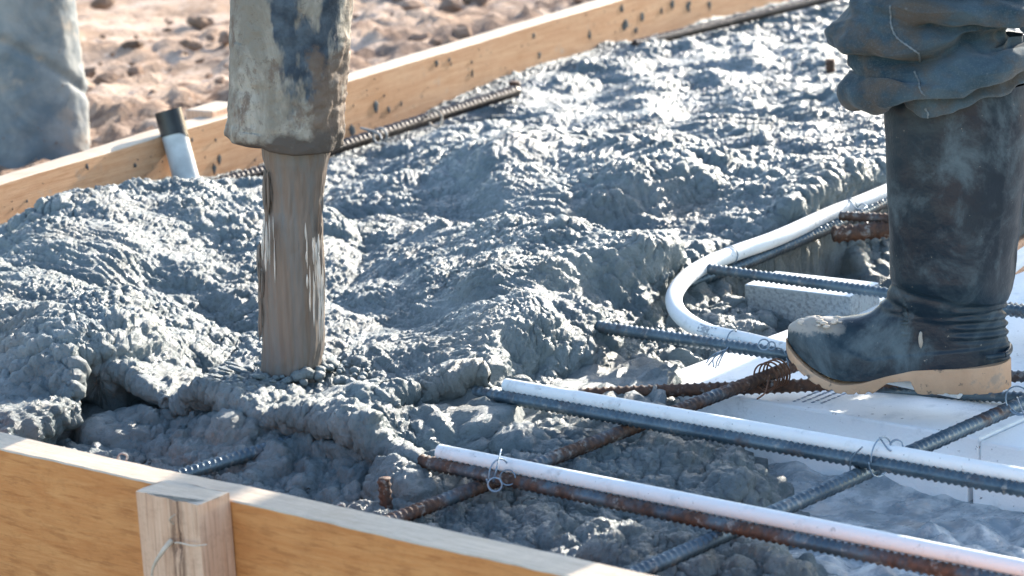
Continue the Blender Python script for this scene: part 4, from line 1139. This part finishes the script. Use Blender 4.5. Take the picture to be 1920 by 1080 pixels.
# trousers, gathered in rolls above the boot
def trousers(parent):
    nzt, nt_ = 230, 200
    zl = np.concatenate([np.linspace(.388, .60, 170), np.linspace(.604, .92, 60)]); th = np.linspace(0, 2 * np.pi, nt_, endpoint=False); c = np.cos(th)
    xf = np.interp(zl, [.388, .396, .402, .408, .42, .432, .441, .446, .455, .47, .487, .505, .525, .548, .6, .7, .92], [.160, .170, .190, .203, .211, .206, .192, .190, .206, .227, .233, .226, .209, .192, .175, .165, .165])
    xb = np.interp(zl, [.388, .41, .44, .46, .472, .483, .495, .508, .522, .55, .6, .7, .92], [-.032, -.037, -.042, -.040, -.026, -.008, -.010, -.034, -.047, -.046, -.03, -.02, -.03])
    k = np.ones(5) / 5; xf = np.convolve(np.pad(xf, 2, 'edge'), k, 'valid'); xb = np.convolve(np.pad(xb, 2, 'edge'), k, 'valid')
    V = np.zeros((nzt, nt_, 3))
    for i, z in enumerate(zl):
        xc = (xf[i] + xb[i]) / 2; a = (xf[i] - xb[i]) / 2; wd = np.interp(z, [.388, .40, .43, .5, .6, .92], [.076, .082, .092, .098, .095, .095])
        V[i, :, 0] = xc + a * np.sign(c) * np.abs(c) ** .9; V[i, :, 1] = wd * np.sign(np.sin(th)) * np.abs(np.sin(th)) ** .85; V[i, :, 2] = z
    V = V.reshape(-1, 3); x, z = V[:, 0], V[:, 2]
    # hem: slants, drooping in the middle
    hem = .388 + np.interp(x, [-.04, .0, .09, .15, .17, .22], [.044, .034, .020, .024, .020, .010])
    V[:, 2] = np.where(z < .46, hem + (z - .388) * (.46 - hem) / (.46 - .388), z); z = V[:, 2]
    q = V.reshape(nzt, nt_, 3); N = np.cross(np.roll(q, -1, 1) - np.roll(q, 1, 1), np.gradient(q, axis=0)).reshape(-1, 3); N /= np.linalg.norm(N, axis=1)[:, None] + 1e-9
    wig = perlin(V.astype(np.float32), 22, 131.) * .006
    cur = lambda pts: z - np.interp(x, [p[0] for p in pts], [p[1] for p in pts]) + wig
    g = lambda d, s: np.exp(-(d / s) ** 2)
    h = 0
    A = cur([(-.05, .470), (.041, .455), (.115, .434), (.187, .425), (.22, .42)]); h = h + .022 * g(A, .019)
    B = cur([(-.05, .452), (.04, .437), (.13, .4215), (.165, .408), (.22, .40)]); h = h - np.where(B > 0, .022 * g(B, .005), .022 * g(B, .012)) * sstep(x, .2, .15)
    C = cur([(-.05, .497), (.0, .494), (.047, .488), (.11, .468), (.14, .463), (.21, .468), (.235, .472)]); h = h - np.where(C < 0, .024 * g(C, .005), .024 * g(C, .016))
    D = cur([(-.05, .438), (.05, .420), (.13, .405), (.2, .395)]); h = h + .008 * g(D, .010) * sstep(x, .16, .1)
    D2 = cur([(-.05, .432), (.03, .414), (.075, .400), (.2, .385)]); h = h - .010 * g(D2, .005) * sstep(x, .09, .05)
    E = cur([(-.05, .512), (.05, .517), (.12, .526), (.16, .54)]); h = h - np.where(E < 0, .025 * g(E, .013), .025 * g(E, .005)) * sstep(x, .15, .10)
    E2 = cur([(-.05, .535), (.12, .548)]); h = h + .012 * g(E2, .014)
    Fb_ = cur([(-.05, .48), (.02, .483), (.05, .495)]); h = h - .014 * g(Fb_, .008) * sstep(x, .06, .02)
    Gb = cur([(.05, .50), (.12, .505), (.2, .50)]); h = h + .008 * g(Gb, .02)
    I = cur([(-.05, .548), (.0, .552), (.16, .565)]); h = h - .016 * g(I, .007)
    for kk, (zc_, am) in enumerate(((.59, .012), (.63, .010), (.69, .012), (.76, .008), (.84, .008))):
        h = h + am * np.sin(((z - zc_) * 90 + x * 10 + kk)) * g(z - zc_, .03)
    Vf = V.astype(np.float32); wz = np.stack([V[:, 0] * .5 + .3 * V[:, 2], V[:, 1] * .5, V[:, 2] * 1.2 - .35 * V[:, 0]], 1).astype(np.float32) + (perlin(Vf, 16, 135.) * .015)[:, None]
    h = h + fbm(Vf, 12, 2, 133.) * .008 + (.3 - np.abs(perlin(wz, 26, 134.))) * .014 + (.3 - np.abs(perlin(wz, 60, 136.))) * .004
    V = V + N * h[:, None]
    F = [tuple(f) for f in gridF(nzt, nt_)]
    # turned-in hem
    b0 = len(V); ringv = V[:nt_].copy(); ctr = ringv.mean(0); inner = ctr + (ringv - ctr) * .9; inner[:, 2] = ringv[:, 2] + .004; inner2 = inner.copy(); inner2[:, 2] += .06
    V = np.concatenate([V, inner, inner2])
    for k in range(nt_):
        k2 = (k + 1) % nt_; F.append((k2, k, b0 + k, b0 + k2)); F.append((b0 + k2, b0 + k, b0 + nt_ + k, b0 + nt_ + k2))
    tr = mesh('trousers', V, F, DENIM, parent)
    # flat-felled seam with stitches
    grid = V[:nzt * nt_].reshape(nzt, nt_, 3)
    side = [k for k in range(nt_) if math.sin(th[k]) > .02]
    def surf(xq, zq):
        sub = grid[:, side].reshape(-1, 3); k = np.argmin((sub[:, 0] - xq) ** 2 + (sub[:, 2] - zq) ** 2); return sub[k]
    for pts in ([(.148, .552), (.148, .53), (.142, .512), (.122, .497), (.112, .488), (.111, .472)], [(.118, .462), (.112, .449), (.108, .438), (.096, .428), (.088, .424)], [(.105, .412), (.101, .405), (.103, .398)]):
        ps = spline([(a, 0, b) for a, b in pts], 10); P = np.array([surf(a, b) + np.array([0, .0008, 0]) for a, _, b in ps])
        for _ in range(3): P[1:-1] = (P[:-2] + P[1:-1] * 2 + P[2:]) / 4
        Pr, _ = resample(P, .002); V2, F2 = tube(Pr, .0013 + .0005 * np.sin(np.arange(len(Pr)) * 1.6), 7); mesh('seam', V2, F2, SEAM, tr)
    return tr
SEAM = flat('faded_seam', (.13, .155, .17), .9)
tr = trousers(man)

def skin_body(name, verts, edges, mat, parent, sub=2):
    me = bpy.data.meshes.new(name); me.from_pydata([tuple(map(float, v[:3])) for v in verts], edges, []); me.materials.append(mat)
    o = bpy.data.objects.new(name, me); COL.objects.link(o); o.parent = parent
    o.modifiers.new('skin', 'SKIN'); sm = o.modifiers.new('sub', 'SUBSURF'); sm.levels = sub; sm.render_levels = sub
    if not me.skin_vertices: 
        pass
    for i, v in enumerate(verts):
        s = me.skin_vertices[0].data[i]; s.radius = (v[3], v[4] if len(v) > 4 else v[3]); s.use_root = (i == 0)
    for p in me.polygons: p.use_smooth = True
    return o

def upper_body(parent, hip, lean, rl, shirt, leg_mat):
    """torso, arms and head above the hips, and the other leg; all of it beyond the top edge of the picture"""
    hx, hy, hz_ = hip; lx_, lz = math.sin(lean), math.cos(lean)
    def tp(d, y=0., f=0.): return (hx + lx_ * d + lz * f, hy + y, hz_ + lz * d - lx_ * f)
    V = [(*tp(0), .15, .17), (*tp(.2), .13, .16), (*tp(.40), .14, .19), (*tp(.50), .08, .10), (*tp(.56), .055, .055), (*tp(.63, 0, .015), .075, .085), (*tp(.75, 0, .015), .085, .08), (*tp(.81, 0, .01), .05, .05)]
    E = [(i, i + 1) for i in range(7)]
    for sg in (-1, 1):
        i0 = len(V)
        V += [(*tp(.43, sg * .19), .065, .06), (*tp(.20, sg * .25, .10), .047, .047), (*tp(.12, sg * .20, .33), .034, .034), (*tp(.11, sg * .19, .41), .04, .02)]
        E += [(2, i0), (i0, i0 + 1), (i0 + 1, i0 + 2), (i0 + 2, i0 + 3)]
    b = skin_body('body', V, E, SKIN, parent)
    Vj = [(v[0], v[1], v[2], v[3] + .012, v[4] + .012) for v in V[:4]] + [(v[0], v[1], v[2], v[3] + .012, v[4] + .012) for v in (V[8], V[9], V[10])] + [(v[0], v[1], v[2], v[3] + .012, v[4] + .012) for v in (V[12], V[13], V[14])]
    skin_body('shirt', Vj, [(0, 1), (1, 2), (2, 3), (2, 4), (4, 5), (5, 6), (2, 7), (7, 8), (8, 9)], shirt, parent)
    hv = V[6]; Vh, Fh = blob(.10, .095, .075, 77, 16); mesh('hair', Vh + np.array(hv[:3]) + np.array([-.01 * lz, 0, .035]), Fh, HAIRM, parent)
    if rl:
        fx_, fy_ = rl
        kx, ky = (hx + fx_) / 2 + .08, (hy + fy_) / 2
        skin_body('trousers', [(hx, hy - .02, hz_ - .02, .15, .17), (hx * .6 + kx * .4, hy * .5 + ky * .5 - .02, hz_ * .6 + .2, .10), (kx, ky, .50, .085), (fx_ + .08, fy_, .36, .09)], [(0, 1), (1, 2), (2, 3)], leg_mat, parent)
    return b
upper_body(man, (.06, -.13, .93),   .45, (-.36, -.36), SHIRT, DENIM)
# his other boot
def copy_tree(o, parent):
    c = o.copy(); COL.objects.link(c); c.parent = parent
    for ch in list(o.children): copy_tree(ch, c)
    return c
b2 = copy_tree(boot, man); b2.location = (-.36, -.36, -.005)

# ------------------------------------------------------------------ second worker beyond the far board
wp = at(60, 330, .12); wp = wp + np.array([-.055, .28, 0])
man2 = empty('person', (wp[0], wp[1], .06), 'worker in cement-stained grey waders standing beyond the far board', 'person')
man2.rotation_euler = (0, 0, math.radians(-90))
def wader_leg(parent, y0, s):
    nzt, nt_ = 160, 110; zl = np.linspace(0.0, .92, nzt); th = np.linspace(0, 2 * np.pi, nt_, endpoint=False)
    ry = np.interp(zl, [0, .08, .16, .3, .5, .7, .92], [.145, .147, .147, .142, .128, .118, .12]); rx_ = np.interp(zl, [0, .08, .3, .5, .92], [.135, .135, .13, .125, .14])
    cyv = np.interp(zl, [0, .3, .92], [.0, .0, -.05 * s])
    V = np.array([[rx_[i] * math.cos(t), y0 + cyv[i] + ry[i] * math.sin(t), z] for i, z in enumerate(zl) for t in th], np.float32)
    tt = np.tile(th, nzt); N = np.stack([np.cos(tt), np.sin(tt), 0 * tt], 1).astype(np.float32)
    z = V[:, 2]
    f1 = z - (.26 + .10 * np.sin(tt * 1 + 2.4) ) ; h = -.008 * np.exp(-(f1 / .010) ** 2) + .003 * np.exp(-((f1 - .03) / .02) ** 2)
    f2 = z - (.44 + .12 * np.sin(tt + .5)); h = h - .005 * np.exp(-(f2 / .015) ** 2)
    h = h + fbm(V * np.array([1, 1, .5], np.float32), 7, 3, 141.) * .006 + fbm(V, 30, 2, 142.) * .003
    V = V + N * h[:, None]
    return mesh('wader_leg', V, [tuple(f) for f in gridF(nzt, nt_)], WADER, parent)
wader_leg(man2, 0.0, -1); wader_leg(man2, -.34, 1)
upper_body(man2, (.0, -.17, .95), .15, None, WADER, WADER)

# ------------------------------------------------------------------ third worker, unseen, added right of the view to shade the near board
p3 = at(400, 890, ZT) + np.array([math.sin(SUN_AZ), math.cos(SUN_AZ), 0]) * 3.0 + np.array([math.cos(SUN_AZ), -math.sin(SUN_AZ), 0]) * .30
shade_man = empty('person', (p3[0], p3[1], .20), 'unseen worker in grey waders added beyond the right edge to shade the near board', 'person')
shade_man.rotation_euler = (0, 0, math.radians(200))
wader_leg(shade_man, 0.13, -1); wader_leg(shade_man, -.13, 1)
upper_body(shade_man, (.0, 0, .95), .25, None, SHIRT, WADER)
